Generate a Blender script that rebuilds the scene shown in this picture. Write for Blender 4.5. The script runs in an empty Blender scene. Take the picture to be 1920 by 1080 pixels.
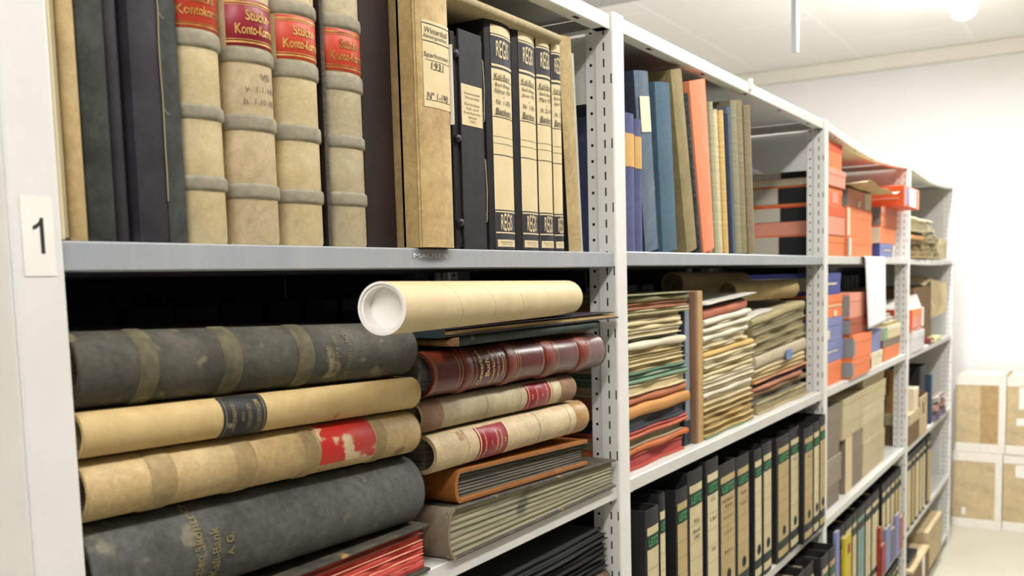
import bpy, math, random
from mathutils import Vector, Matrix
PI = math.pi
R = math.radians
random.seed(7)
SC = bpy.context.scene
COL = SC.collection

# ------------------------------------------------------------------ camera, world, lamps' level, exposure
FPX, CY = 1800.0, 695.0                       # focal length and principal row, in pixels of a 1920x1080 frame
CAM = Vector((-0.05919, -0.66261, 1.454))
yaw, pit, rol = R(31.6924), R(-5.4699), R(-1.5237)
FWD = Vector((math.cos(yaw)*math.cos(pit), math.sin(yaw)*math.cos(pit), math.sin(pit)))
r0 = Vector((math.sin(yaw), -math.cos(yaw), 0)); u0 = r0.cross(FWD)
RGT = math.cos(rol)*r0 + math.sin(rol)*u0
UPV = -math.sin(rol)*r0 + math.cos(rol)*u0
cam = bpy.data.cameras.new('camera'); co = bpy.data.objects.new('camera', cam); COL.objects.link(co)
co.matrix_world = Matrix(((RGT.x, UPV.x, -FWD.x, CAM.x), (RGT.y, UPV.y, -FWD.y, CAM.y), (RGT.z, UPV.z, -FWD.z, CAM.z), (0, 0, 0, 1)))
cam.sensor_fit = 'HORIZONTAL'; cam.sensor_width = 22.3; cam.lens = FPX/1920*22.3
cam.shift_y = (CY-540)/1920
cam.clip_start = 0.02
cam.dof.use_dof = True; cam.dof.focus_distance = 1.15; cam.dof.aperture_fstop = 4.5
SC.camera = co
W = bpy.data.worlds.new('world'); SC.world = W; W.use_nodes = True
W.node_tree.nodes['Background'].inputs[0].default_value = (1, .97, .9, 1)
W.node_tree.nodes['Background'].inputs[1].default_value = 0.05
SC.view_settings.view_transform = 'Standard'; SC.view_settings.look = 'None'
SC.view_settings.gamma = 1; SC.view_settings.use_curve_mapping = False
SC.view_settings.exposure = -0.20
LAMP_W = 17.0                                 # watts of each tube lamp
LAMP_COL = (0.98, 0.985, 1.0)

def ray(px, py): return FWD + RGT*((px-960)/FPX) - UPV*((py-CY)/FPX)
def at(px, py, y):                             # the point seen at a pixel on the plane Y = y
    d = ray(px, py); return CAM + d*((y-CAM.y)/d.y)
def atX(px, py, x):
    d = ray(px, py); return CAM + d*((x-CAM.x)/d.x)

# ------------------------------------------------------------------ materials
def lin(h):
    h = h.lstrip('#'); o = []
    for i in (0, 2, 4):
        c = int(h[i:i+2], 16)/255
        o.append(c/12.92 if c <= .04045 else ((c+.055)/1.055)**2.4)
    return (o[0], o[1], o[2], 1)
MATS = {}
def M(name, c1, c2=None, scale=10, stretch=(1, 1, 1), rough=.7, bump=0.0, bscale=60, spots=None, sscale=40, sth=.68, metal=0, spec=.4, lo=.35, hi=.65, mott=None):
    if name in MATS: return MATS[name]
    m = bpy.data.materials.new(name); m.use_nodes = True
    nt = m.node_tree; N = nt.nodes; L = nt.links; b = N['Principled BSDF']
    b.inputs['Roughness'].default_value = rough; b.inputs['Metallic'].default_value = metal
    b.inputs['Specular IOR Level'].default_value = spec
    b.inputs['Base Color'].default_value = lin(c1)
    tc = N.new('ShaderNodeTexCoord'); mp = N.new('ShaderNodeMapping'); mp.inputs['Scale'].default_value = stretch
    L.new(tc.outputs['Object'], mp.inputs['Vector'])
    last = None
    if c2:
        n = N.new('ShaderNodeTexNoise'); n.inputs['Scale'].default_value = scale; n.inputs['Detail'].default_value = 5
        n.inputs['Roughness'].default_value = .62
        L.new(mp.outputs[0], n.inputs['Vector'])
        r = N.new('ShaderNodeValToRGB'); e = r.color_ramp.elements
        e[0].position = lo; e[1].position = hi; e[0].color = lin(c1); e[1].color = lin(c2)
        L.new(n.outputs['Fac'], r.inputs['Fac']); last = r.outputs['Color']
    if spots:
        n2 = N.new('ShaderNodeTexNoise'); n2.inputs['Scale'].default_value = sscale; n2.inputs['Detail'].default_value = 3
        L.new(tc.outputs['Object'], n2.inputs['Vector'])
        r2 = N.new('ShaderNodeValToRGB'); e = r2.color_ramp.elements; e[0].position = sth; e[1].position = sth+.06
        L.new(n2.outputs['Fac'], r2.inputs['Fac'])
        mx = N.new('ShaderNodeMix'); mx.data_type = 'RGBA'
        L.new(r2.outputs['Color'], mx.inputs[0])
        if last: L.new(last, mx.inputs[6])
        else: mx.inputs[6].default_value = lin(c1)
        mx.inputs[7].default_value = lin(spots); last = mx.outputs[2]
    if mott is None: mott = .30 if bump else 0
    if mott:                                   # handled, soiled cloth and paper: broad and fine unevenness
        for sc, k in ((11, mott), (130, mott*.7)):
            n4 = N.new('ShaderNodeTexNoise'); n4.inputs['Scale'].default_value = sc; n4.inputs['Detail'].default_value = 7; n4.inputs['Roughness'].default_value = .7
            L.new(mp.outputs[0], n4.inputs['Vector'])
            r4 = N.new('ShaderNodeMapRange'); r4.inputs[1].default_value = .3; r4.inputs[2].default_value = .7; r4.inputs[3].default_value = 1-k; r4.inputs[4].default_value = 1+k*.55
            L.new(n4.outputs['Fac'], r4.inputs[0])
            m4 = N.new('ShaderNodeMix'); m4.data_type = 'RGBA'; m4.blend_type = 'MULTIPLY'; m4.inputs[0].default_value = 1
            if last: L.new(last, m4.inputs[6])
            else: m4.inputs[6].default_value = lin(c1)
            L.new(r4.outputs[0], m4.inputs[7]); last = m4.outputs[2]
    if last: L.new(last, b.inputs['Base Color'])
    if bump:
        n3 = N.new('ShaderNodeTexNoise'); n3.inputs['Scale'].default_value = bscale; n3.inputs['Detail'].default_value = 4
        L.new(mp.outputs[0], n3.inputs['Vector'])
        bp = N.new('ShaderNodeBump'); bp.inputs['Strength'].default_value = bump; bp.inputs['Distance'].default_value = .002
        L.new(n3.outputs['Fac'], bp.inputs['Height']); L.new(bp.outputs[0], b.inputs['Normal'])
    MATS[name] = m; return m
def glow(name, c, s):
    m = bpy.data.materials.new(name); m.use_nodes = True; b = m.node_tree.nodes['Principled BSDF']
    b.inputs['Base Color'].default_value = lin(c); b.inputs['Emission Color'].default_value = lin(c)
    b.inputs['Emission Strength'].default_value = s; return m

STEEL = M('light_grey_enamel', '#E2E1DC', '#DCDBD5', 6, rough=.38, bump=.03, bscale=300, mott=.03)
STEEL2 = M('shelf_grey_enamel', '#CFCEC8', '#C7C6C0', 5, rough=.4, bump=.03, bscale=300, mott=.03)
BLUEST = M('blue_grey_enamel', '#989EA4', '#A2A4A6', 14, stretch=(1, 1, .2), rough=.45, bump=.03, bscale=300, mott=.08)
DARKIN = M('hollow_shade', '#151515', rough=.9)  # near-black colour standing in for shade inside posts, notches and finger holes
WALLM = M('white_plaster', '#F5F3F1', '#F2F0EE', 2, rough=.9)
VEL = M('vellum', '#D8C69C', '#C6B07E', 16, rough=.55, bump=.1, bscale=90, spots='#9C8557', sscale=36, sth=.69)
VEL2 = M('grey_vellum', '#C4B795', '#B0A07C', 16, rough=.6, bump=.1, bscale=90, spots='#927546', sscale=30, sth=.67)
VEL3 = M('yellowed_vellum', '#CDB482', '#B89A66', 12, rough=.55, bump=.15, bscale=70, spots='#8E6A3C', sscale=22, sth=.67)
VEL4 = M('pale_vellum', '#D2BE98', '#BEA780', 14, rough=.55, bump=.15, bscale=80, spots='#A37B50', sscale=26, sth=.66)
BAND = M('grey_parchment_band', '#A59C86', '#8F8873', 40, rough=.7, bump=.15, bscale=160)
BANDT = M('tan_parchment_band', '#B19A6C', '#9C8459', 30, rough=.6, bump=.15, bscale=120)
ORED = M('orange_red_label', '#C9482A', '#B83A26', 14, rough=.45)
DRED = M('wine_red_label', '#921C2E', '#7E1828', 20, rough=.4)
GOLD = M('gilding', '#D9B368', '#B98E45', 60, rough=.4, metal=.25)
GOLDW = M('worn_gilding', '#7A4A28', '#C9953F', 90, rough=.5, metal=.2)
INK = M('dark_ink', '#2A2622', rough=.7)
FADE = M('faded_ink', '#6E6450', rough=.8)
PAGES = M('page_edges', '#C4B48E', '#8C7E5C', 60, stretch=(14, .15, .15), rough=.85, bump=.35, bscale=60)
PAGEG = M('grey_page_edges', '#A79C72', '#6F6747', 45, stretch=(14, .12, .12), rough=.9, bump=.4, bscale=60)
PAGER = M('red_page_edges', '#D4564C', '#C4453E', 30, stretch=(.4, .6, 16), rough=.8, bump=.12, bscale=60, spots=None)
PAGED = M('grey_brown_page_edges', '#777064', '#4A443A', 45, stretch=(14, .1, .1), rough=.9, bump=.4)
BLKG = M('green_black_cloth', '#262A27', '#434841', 22, rough=.75, bump=.12, bscale=220, spots='#6A6A5A', sscale=26, sth=.62, mott=.45)
BLKP = M('purple_black_cloth', '#2E2A31', '#3B363D', 20, rough=.7, bump=.12, bscale=220)
GRNG = M('grey_green_worn_cloth', '#5A574B', '#3B392F', 14, rough=.8, bump=.25, bscale=160, spots='#857C5E', sscale=30, sth=.60, mott=.5)
GRYC = M('worn_slate_cloth', '#62635F', '#47473F', 12, rough=.8, bump=.2, bscale=180, spots='#807B68', sscale=26, sth=.61, mott=.5)
OLIVEB = M('rubbed_olive_band', '#6A6448', '#4E4A38', 60, rough=.8, bump=.3, bscale=150)
KRAFT = M('kraft_cover', '#C7AD78', '#BCA16A', 30, rough=.65, bump=.06, bscale=200, mott=.12, spots='#96703E', sscale=30, sth=.7)
BLACKL = M('black_paper_label', '#1B1C1E', '#2C2C2D', 26, rough=.6, spots='#7A7568', sscale=60, sth=.66)
BLK = M('black_board', '#19191B', '#222224', 40, rough=.6, bump=.1, bscale=240)
BLKD = M('black_brown_board', '#1E1816', '#34201B', 9, rough=.65, bump=.1)
TANB = M('tan_buckram', '#A48C60', '#8A744C', 14, rough=.65, bump=.15, bscale=180, spots='#6E5632', sscale=16, sth=.64)
TANS = M('tan_spine_cloth', '#C9AE78', '#B09460', 18, rough=.6, bump=.15, bscale=160, spots='#6B583A', sscale=24, sth=.68)
LABC = M('cream_label', '#DAC8A0', '#CFBC90', 16, rough=.7)
LABT = M('tan_label', '#CDA565', '#BF9554', 16, rough=.7)
LABW = M('pale_label', '#E4D9BD', '#DACDAE', 16, rough=.75)
WHITE = M('white_paper', '#EEEAE2', '#E6E2DA', 10, rough=.8)
REDL = M('dark_red_leather', '#46171A', '#6A241F', 9, rough=.3, bump=.12, bscale=120, spots='#9A4030', sscale=20, sth=.66, spec=.6)
REDB = M('scuffed_red_leather', '#863522', '#5A221C', 40, stretch=(1, 1, 5), rough=.38, bump=.15, bscale=120)
BRNL = M('brown_leather', '#A5692F', '#8C5424', 12, rough=.38, bump=.1, bscale=140, spots='#C79254', sscale=40, sth=.7, spec=.5)
MOLE = M('pinkish_brown_cloth', '#96755A', '#86674E', 60, rough=.8, bump=.3, bscale=200)
GBRN = M('grey_brown_leather', '#8B7C67', '#776A57', 10, rough=.65, bump=.2, bscale=120)
MARB = M('worn_black_marbled_board', '#34322D', '#57503F', 40, rough=.7, bump=.3, spots='#A68147', sscale=30, sth=.64)
TORN = M('torn_red_label', '#CC3128', '#BE2B26', 14, rough=.5, spots='#D8C39A', sscale=28, sth=.55)
TUBEK = M('kraft_tube', '#CDBB90', '#C4B084', 20, rough=.6, bump=.05, mott=.05)
TUBEW = M('white_tube_lining', '#F3EFEA', '#ECE7E2', 10, rough=.6)
NAVY = M('navy_cloth', '#2C3347', '#343C52', 20, rough=.7, bump=.1, bscale=200)
SLATE = M('slate_blue_cloth', '#5A6B7C', '#67747F', 24, rough=.75, bump=.12, bscale=200, spots='#8E9498', sscale=24, sth=.66)
VIOL = M('violet_blue_cloth', '#555A82', '#4E5378', 20, rough=.75, bump=.12, bscale=200)
TEAL = M('blue_teal_cloth', '#4C6778', '#436173', 22, rough=.75, bump=.12, bscale=200)
OLIV = M('olive_tan_board', '#9C8C62', '#897A54', 18, rough=.75, bump=.12)
BEIG = M('beige_cloth', '#B8A272', '#A58E60', 26, rough=.8, bump=.25, bscale=180)
PALEG = M('pale_grey_board', '#B9B6A4', '#ADAA98', 14, rough=.8)
SPECK = M('speckled_black_board', '#1F2224', '#55595A', 150, rough=.8)
ORAN = M('orange_card', '#E28C66', '#DA825C', 8, rough=.75)
BORG = M('orange_box_card', '#EE8650', '#E77C46', 6, rough=.6)
BORD = M('deep_orange_box_card', '#E5602E', '#DD5828', 6, rough=.6)
BSAL = M('salmon_box_card', '#E39A82', '#D98E76', 6, rough=.7)
BBRR = M('brown_red_box_card', '#A85A3C', '#9C5236', 6, rough=.7)
BLAV = M('lavender_box_card', '#8489B4', '#7A80AC', 6, rough=.7)
BBLU = M('blue_box_card', '#3F478A', '#474F92', 6, rough=.6)
BBRN = M('grey_brown_box_card', '#8C7F70', '#827565', 6, rough=.8)
BCRM = M('cream_box_card', '#C3B691', '#B8AA84', 6, rough=.8)
BGRY = M('grey_box_card', '#8E8F90', '#858687', 6, rough=.75)
GLAB = M('grey_beige_label', '#C6C0AC', '#BCB6A2', 8, rough=.8)
CARD = M('brown_cardboard', '#CFBB94', '#C7B28A', 10, rough=.85, bump=.05)
CARDD = M('dark_cardboard', '#7C6243', '#725A3C', 10, rough=.85)
TAPEW = M('white_tape', '#E9E4DA', '#E2DCD2', 30, rough=.4, spots='#7A7A80', sscale=26, sth=.72)
TAPEB = M('brown_tape', '#A98C60', '#B89C70', 30, rough=.3)
GREENB = M('green_label_band', '#192B20', '#14231A', 20, rough=.6)
GREENT = M('green_print', '#3F9A5E', rough=.6)
GREENC = M('green_card', '#2F6B3A', '#2A6034', 8, rough=.7)
WOOD = M('plywood_edge', '#BE9C68', '#AC8855', 60, stretch=(8, 8, .4), rough=.65)
WOODR = M('reddish_wood_face', '#8E6C52', '#7E5E46', 20, stretch=(1, 6, .3), rough=.6)
CARDC = {}
def card(hexc, hex2=None):
    k = hexc
    if k not in CARDC:
        CARDC[k] = M('paper_card_'+hexc.strip('#').lower(), hexc, hex2 or hexc, 20, stretch=(.6, 2, 12), rough=.8, bump=.08, bscale=60)
    return CARDC[k]
def papers(hexc, hex2):
    k = hexc+hex2
    if k not in CARDC:
        CARDC[k] = M('paper_edges_'+hexc.strip('#').lower()+hex2.strip('#').lower(), hexc, hex2, 30, stretch=(.35, .6, 22), rough=.85, bump=.4, bscale=30)
    return CARDC[k]

# ------------------------------------------------------------------ mesh helpers
class MB:
    def __init__(s): s.v = []; s.f = []; s.m = []; s.sm = []
    def add(s, vs, fs, m=0, smooth=False):
        b = len(s.v); s.v += [tuple(p) for p in vs]
        for f in fs: s.f.append(tuple(b+i for i in f)); s.m.append(m); s.sm.append(smooth)
        return s
    def box(s, x0, x1, y0, y1, z0, z1, m=0):
        s.add([(x0, y0, z0), (x1, y0, z0), (x1, y1, z0), (x0, y1, z0), (x0, y0, z1), (x1, y0, z1), (x1, y1, z1), (x0, y1, z1)],
              [(0, 3, 2, 1), (4, 5, 6, 7), (0, 1, 5, 4), (1, 2, 6, 5), (2, 3, 7, 6), (3, 0, 4, 7)], m)
        return s
    def hexa(s, p, m=0):                       # eight corners, bottom ring then top ring
        s.add(p, [(0, 3, 2, 1), (4, 5, 6, 7), (0, 1, 5, 4), (1, 2, 6, 5), (2, 3, 7, 6), (3, 0, 4, 7)], m); return s
    def grid(s, fn, nu, nv, m=0, smooth=True, flip=False):
        vs = [fn(i/nu, j/nv) for j in range(nv+1) for i in range(nu+1)]; w = nu+1
        fs = [(j*w+i, j*w+i+1, (j+1)*w+i+1, (j+1)*w+i) for j in range(nv) for i in range(nu)]
        if flip: fs = [f[::-1] for f in fs]
        s.add(vs, fs, m, smooth); return s
    def tube(s, pts, r, n=8, m=0, cap=True):
        pts = [Vector(p) for p in pts]; rings = []
        for i, p in enumerate(pts):
            t = (pts[min(i+1, len(pts)-1)]-pts[max(i-1, 0)]).normalized()
            a = t.orthogonal().normalized() if i == 0 else (a - t*a.dot(t)).normalized()
            b = t.cross(a); rr = r[i] if isinstance(r, (list, tuple)) else r
            rings.append([p+(a*math.cos(2*PI*k/n)+b*math.sin(2*PI*k/n))*rr for k in range(n)])
        vs = [q for g in rings for q in g]
        fs = [(i*n+k, i*n+(k+1) % n, (i+1)*n+(k+1) % n, (i+1)*n+k) for i in range(len(pts)-1) for k in range(n)]
        s.add(vs, fs, m, True)
        if cap:
            s.add(rings[0], [tuple(range(n))[::-1]], m); s.add(rings[-1], [tuple(range(n))], m)
        return s
    def ring(s, c, ax, ro, ri, h, n=32, mo=0, mi=0, me=0):   # a short hollow pipe from c along ax
        c = Vector(c); ax = Vector(ax).normalized(); a = ax.orthogonal().normalized(); b = ax.cross(a)
        P = lambda r, k, t: c+(a*math.cos(2*PI*k/n)+b*math.sin(2*PI*k/n))*r+ax*t
        s.add([P(ro, k, t) for t in (0, h) for k in range(n)], [(k, (k+1) % n, n+(k+1) % n, n+k) for k in range(n)], mo, True)
        s.add([P(ri, k, t) for t in (0, h) for k in range(n)], [(n+k, n+(k+1) % n, (k+1) % n, k) for k in range(n)], mi, True)
        for t, fl in ((0, 1), (h, 0)):
            s.add([P(r, k, t) for r in (ro, ri) for k in range(n)], [((n+k, n+(k+1) % n, (k+1) % n, k) if not fl else (k, (k+1) % n, n+(k+1) % n, n+k)) for k in range(n)], me)
        return s
    def build(s, name, mats, parent=None, bevel=0, seg=2, solid=0):
        me = bpy.data.meshes.new(name); me.from_pydata(s.v, [], s.f)
        if not isinstance(mats, (list, tuple)): mats = [mats]
        for m in mats: me.materials.append(m)
        me.polygons.foreach_set('material_index', s.m); me.polygons.foreach_set('use_smooth', s.sm)
        me.update(); o = bpy.data.objects.new(name, me); COL.objects.link(o)
        if parent is not None: o.parent = parent
        if solid:
            q = o.modifiers.new('thickness', 'SOLIDIFY'); q.thickness = abs(solid); q.offset = 1 if solid > 0 else -1
        if bevel:
            q = o.modifiers.new('bevel', 'BEVEL'); q.width = bevel; q.segments = seg; q.limit_method = 'ANGLE'; q.angle_limit = R(40)
        return o
def tag(o, label=None, cat=None, group=None, kind=None):
    if label: o['label'] = label
    if cat: o['category'] = cat
    if group: o['group'] = group
    if kind: o['kind'] = kind
    return o
def thing(name, label, cat, loc=(0, 0, 0), rot=(0, 0, 0), group=None):
    o = bpy.data.objects.new(name, None); COL.objects.link(o); o.empty_display_size = .05
    o.location = loc; o.rotation_euler = rot
    return tag(o, label, cat, group)
ORD = 'zeroth first second third fourth fifth sixth seventh eighth ninth tenth eleventh twelfth thirteenth fourteenth fifteenth sixteenth seventeenth eighteenth nineteenth twentieth'.split()
def nth(i):
    return ORD[i] if i < 21 else 'twenty-'+ORD[i-20]

TXT = {}
def text_shape(s, bold=0.0):
    k = (s, bold)
    if k not in TXT:
        cu = bpy.data.curves.new('t', 'FONT'); cu.body = s; cu.size = 1; cu.offset = bold; cu.resolution_u = 3
        o = bpy.data.objects.new('t', cu); COL.objects.link(o)
        dg = bpy.context.evaluated_depsgraph_get(); dg.update()
        me = bpy.data.meshes.new_from_object(o.evaluated_get(dg))
        vs = [(v.co.x, v.co.y) for v in me.vertices]; fs = [tuple(p.vertices) for p in me.polygons]
        COL.objects.unlink(o); bpy.data.objects.remove(o); bpy.data.curves.remove(cu); bpy.data.meshes.remove(me)
        xs = [v[0] for v in vs]; ys = [v[1] for v in vs]
        a, b, c, d = min(xs), max(xs), min(ys), max(ys)
        TXT[k] = ([((x-a)/(b-a), (y-c)/max(d-c, 1e-6)) for x, y in vs], fs)
    return TXT[k]
def put_text(mb, s, cx, cz, w, h, surf, m, slant=0.0, bold=0.0, barrel=0.0):
    vs, fs = text_shape(s, bold); out = []
    for tx, tz in vs:
        bz = 1+barrel*(1-(2*tx-1)**2)
        out.append(surf(cx+(tx-.5)*w+slant*(tz-.5)*h, cz+(tz-.5)*h*bz))
    mb.add(out, fs, m)
def flat(y): return lambda x, z: (x, y, z)
# ------------------------------------------------------------------ the room
def struct(name, mb, mats, **k):
    return tag(mb.build(name, mats, **k), kind='structure')
XB, XE, YL, YR, ZC = -2.6, 6.2, 2.3, -2.3, 2.724
FLOORM = M('pale_floor_paint', '#C2BEAB', '#BAB6A2', 3, rough=.45)
CEILM = bpy.data.materials.new('ceiling_panels'); CEILM.use_nodes = True
_n = CEILM.node_tree; _b = _n.nodes['Principled BSDF']; _t = _n.nodes.new('ShaderNodeTexBrick'); _g = _n.nodes.new('ShaderNodeTexCoord')
_t.inputs['Color1'].default_value = lin('#F6F3EC'); _t.inputs['Color2'].default_value = lin('#F4F1E9'); _t.inputs['Mortar'].default_value = lin('#FBF9F4')
_t.inputs['Scale'].default_value = 1.0; _t.inputs['Brick Width'].default_value = 1.25; _t.inputs['Row Height'].default_value = .62; _t.inputs['Mortar Size'].default_value = .012
_n.links.new(_g.outputs['Object'], _t.inputs['Vector']); _n.links.new(_t.outputs['Color'], _b.inputs['Base Color']); _b.inputs['Roughness'].default_value = .9
struct('floor', MB().box(XB, XE, YR, YL, -.1, 0), FLOORM)
struct('ceiling', MB().box(XB, XE, YR, YL, ZC, ZC+.1), CEILM)
struct('wall_end', MB().box(XE, XE+.1, YR, YL, 0, ZC), WALLM)
GREYW = M('grey_aisle_wall', '#6B6965', '#65635F', 2, rough=.9)
struct('wall_near', MB().box(XB-.1, XB, YR, YL, 0, ZC), WALLM)
struct('wall_left', MB().box(XB, XE, YL, YL+.1, 0, ZC), WALLM)
struct('wall_right', MB().box(XB, XE, YR-.1, YR, 0, ZC), GREYW)
struct('trim_1', MB().box(XE-.07, XE, YR, YL, 2.645, ZC), M('cream_cornice', '#EFEBDE', '#ECE7D9', 3, rough=.8), bevel=.006)
struct('trim_2', MB().box(2.6, 3.775, .62, YL, 2.6, ZC), M('speckled_panel', '#C9C7C0', '#9E9D98', 60, rough=.9), bevel=.004)

# ------------------------------------------------------------------ lamps: tube fittings under the ceiling
DIFF = glow('lamp_diffuser', '#FFFBF6', 30.0)
def lamp(x0, x1, y, label, zb=2.6, gain=1.0):
    t = thing('ceiling_lamp', label, 'lamp', ((x0+x1)/2, y, zb), group='tube lamps under the ceiling')
    h = (x1-x0)/2
    MB().box(-h, h, -.05, .05, .055, ZC-zb).build('housing', M('lamp_housing', '#EDEBE6', rough=.5), t, bevel=.006)
    d = MB(); prof = [(math.cos(a), math.sin(a)) for a in [PI+PI*i/12 for i in range(13)]]
    d.grid(lambda u, v: (-h+2*h*v, prof[int(round(u*12))][0]*.058, .055+prof[int(round(u*12))][1]*.055), 12, 1, 0)
    for s, fl in ((-1, 0), (1, 1)):
        d.add([(s*h, p[0]*.058, .055+p[1]*.055) for p in prof], [tuple(range(13))[::-1] if fl else tuple(range(13))], 0)
    d.build('diffuser', DIFF, t)
    li = bpy.data.lights.new('tube_light', 'AREA'); li.shape = 'RECTANGLE'; li.size = x1-x0; li.size_y = .1
    li.energy = LAMP_W*gain; li.color = LAMP_COL
    lo = bpy.data.objects.new('tube_light', li); COL.objects.link(lo); lo.parent = t; lo.location = (0, 0, -.02)
lamp(3.45, 5.0, -.07, 'white tube lamp under the ceiling above the far end of the shelving', gain=3.0)
lamp(1.5, 3.0, 1.6, 'added tube lamp, out of view, brightening the end wall and ceiling', gain=5.0)  # unseen lamp added to brighten the end wall and ceiling
lamp(-1.5, .05, -.8, 'tube lamp over the aisle behind the photographer', gain=1.5)
lamp(.75, 2.3, -.8, 'tube lamp over the aisle beside the nearest bay')
lamp(3.1, 4.65, -.8, 'tube lamp over the aisle beside the third bay', gain=1.5)

# ------------------------------------------------------------------ shelving rack
PX = [.341, 1.34, 2.68, 4.02, 5.36]; PW = .041
PT = [1.863, 1.864, 1.867, 1.877, 1.885]
DEP = .36
rack = thing('metal_shelving', 'light grey slotted metal shelving with four bays running down the aisle', 'shelving', (PX[0], 0, 0))
RX = PX[0]
def perf(mb, P, s0, s1, z0, z1, pitch, sc, hw, hh, kind='slot', m=0):
    """a strip s0..s1 wide with a hole of half-width hw and half-height hh in each pitch; P maps (s, z) to 3D"""
    n = int((z1-z0)/pitch)
    for i in range(n):
        a, b = z0+i*pitch, z0+(i+1)*pitch; c = (a+b)/2
        o = [(s0, a), (s1, a), (s1, b), (s0, b)]
        if kind == 'slot':
            h = [(sc-hw, c-hh), (sc+hw, c-hh), (sc+hw, c+hh), (sc-hw, c+hh)]
            mb.add([P(*q) for q in o+h], [(k, (k+1) % 4, 4+(k+1) % 4, 4+k) for k in range(4)], m)
        else:
            h = [(sc+hw*math.cos(2*PI*(k+.5)/8), c+hw*math.sin(2*PI*(k+.5)/8)) for k in range(8)]
            oo = [(s1, c), (s1, b), (sc, b), (s0, b), (s0, c), (s0, a), (sc, a), (s1, a)]
            hh8 = [(sc+hw*math.cos(2*PI*k/8), c+hw*math.sin(2*PI*k/8)) for k in range(8)]
            mb.add([P(*q) for q in oo+hh8], [(k, (k+1) % 8, 8+(k+1) % 8, 8+k) for k in range(8)], m)
    if z0+n*pitch < z1-1e-4:
        mb.add([P(*q) for q in ((s0, z0+n*pitch), (s1, z0+n*pitch), (s1, z1), (s0, z1))], [(0, 1, 2, 3)], m)
def post(x, top, front=True):
    mb = MB(); sy = 1 if front else -1; yo = 0 if front else DEP
    Y = lambda y: yo+sy*y
    # slotted left face, in two strips, then the set-back strip with round holes
    perf(mb, lambda s, z: (0, Y(s), z), .009, .031, 0, top, .025, .017, .0013, .0065)
    perf(mb, lambda s, z: (0, Y(s), z), .003, .009, .0125, top, .1, .0045, .0011, .0075)
    mb.add([(0, Y(.003), 0), (0, Y(.009), 0), (0, Y(.009), .0125), (0, Y(.003), .0125)], [(0, 1, 2, 3)])
    perf(mb, lambda s, z: (.003, Y(s), z), .033, .05, 0, top, .025, .041, .0026, .0026, 'round')
    mb.add([(0, Y(.031), 0), (.003, Y(.033), 0), (.003, Y(.033), top), (0, Y(.031), top)], [(0, 1, 2, 3)])
    # rounded front face and right face
    pr = [(0, .003), (.0009, .0009), (.003, 0), (PW-.003, 0), (PW-.0009, .0009), (PW, .003), (PW, .05)]
    for (xa, ya), (xb, yb) in zip(pr[:-1], pr[1:]):
        mb.add([(xa, Y(ya), 0), (xb, Y(yb), 0), (xb, Y(yb), top), (xa, Y(ya), top)], [(0, 1, 2, 3)], 0)
    mb.add([(.003, Y(.05), 0), (PW, Y(.05), 0), (PW, Y(.05), top), (.003, Y(.05), top)], [(0, 1, 2, 3)], 1)
    mb.add([(0, Y(.003), top), (PW, Y(.003), top), (PW, Y(.05), top), (.003, Y(.05), top), (0, Y(.031), top)], [(0, 1, 2, 3, 4)], 0)
    mb.add([(.006, Y(.003), 0), (.006, Y(.05), 0), (.006, Y(.05), top), (.006, Y(.003), top)], [(0, 1, 2, 3)], 1)   # dark sheet painted in for the shade inside, seen through the slots
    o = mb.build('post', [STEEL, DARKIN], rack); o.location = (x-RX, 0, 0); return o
posts = []
for x, t in zip(PX, PT):
    p = post(x, t); posts.append(p); post(x, t, False)
SL = [  # top of each shelf, from the top down, bay by bay
    [1.860, 1.4915, 1.1155, .742, .36, .06],
    [1.8635, 1.4935, 1.1149, .738, .36, .06],
    [1.867, 1.4945, 1.1143, .7335, .343, .06],
    [1.874, 1.494, 1.107, .724, .366, .06]]
LIP = .0235
def shelf(bay, lev, sag=0.0, mat=STEEL2):
    z1 = SL[bay][lev]; x0 = PX[bay]+PW+.001; x1 = PX[bay+1]-.0015; n = 14 if sag else 1
    w = x1-x0; mb = MB(); Z = lambda u: -sag*(math.sin(PI*u)**1.0)
    yA, yB = .005, DEP-.005
    pr = [(yA+.022, -LIP+.004), (yA+.022, -LIP), (yA+.0015, -LIP), (yA, -LIP+.0015), (yA, -.0015), (yA+.0015, 0), (yB-.0015, 0), (yB, -.0015), (yB, -LIP), (yB-.022, -LIP)]
    k = len(pr)-1
    mb.grid(lambda u, v: (w*v, pr[int(round(u*k))][0], pr[int(round(u*k))][1]+Z(v)), k, n, 0, smooth=False)
    for X in (.0005, w-.0005):                # end flanges
        mb.add([(X, yA, -LIP+Z(X/w)), (X, yB, -LIP+Z(X/w)), (X, yB, -.001+Z(X/w)), (X, yA, -.001+Z(X/w))], [(0, 1, 2, 3)])
        s = 1 if X < w/2 else -1
        mb.add([(X, yA, -LIP), (X+s*.02, yA, -LIP), (X+s*.02, yB, -LIP), (X, yB, -LIP)], [(0, 1, 2, 3)])
    if lev == 0:                               # punched notches in the lip underside
        for q in (.1, .3, .5, .7, .9): mb.box(w*q-.008, w*q+.008, yA+.006, yA+.012, -LIP-.0004+Z(q), -LIP+Z(q), 1)
    o = mb.build('shelf', [mat, DARKIN], rack); o.location = (x0-RX, 0, z1); return o
for b in range(4):
    for l in range(6):
        m = BLUEST if l == 1 and b < 2 else (STEEL if l == 0 else STEEL2)
        s = shelf(b, l, {(2, 0): .024, (3, 0): .02, (3, 1): .006}.get((b, l), 0), m)
        if (b, l) == (0, 1):                   # the maker's name pressed into the lip
            tm = MB(); put_text(tm, 'MAUSER', 0, 0, .067, .0052, flat(0), 0)
            e = tm.build('embossing', M('pressed_lettering', '#DDE0E2', rough=.5), s); e['kind'] = 'thing'
            e.location = (at(807, 482, .005).x-(PX[0]+PW+.001), .0035, -.0085)
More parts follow.
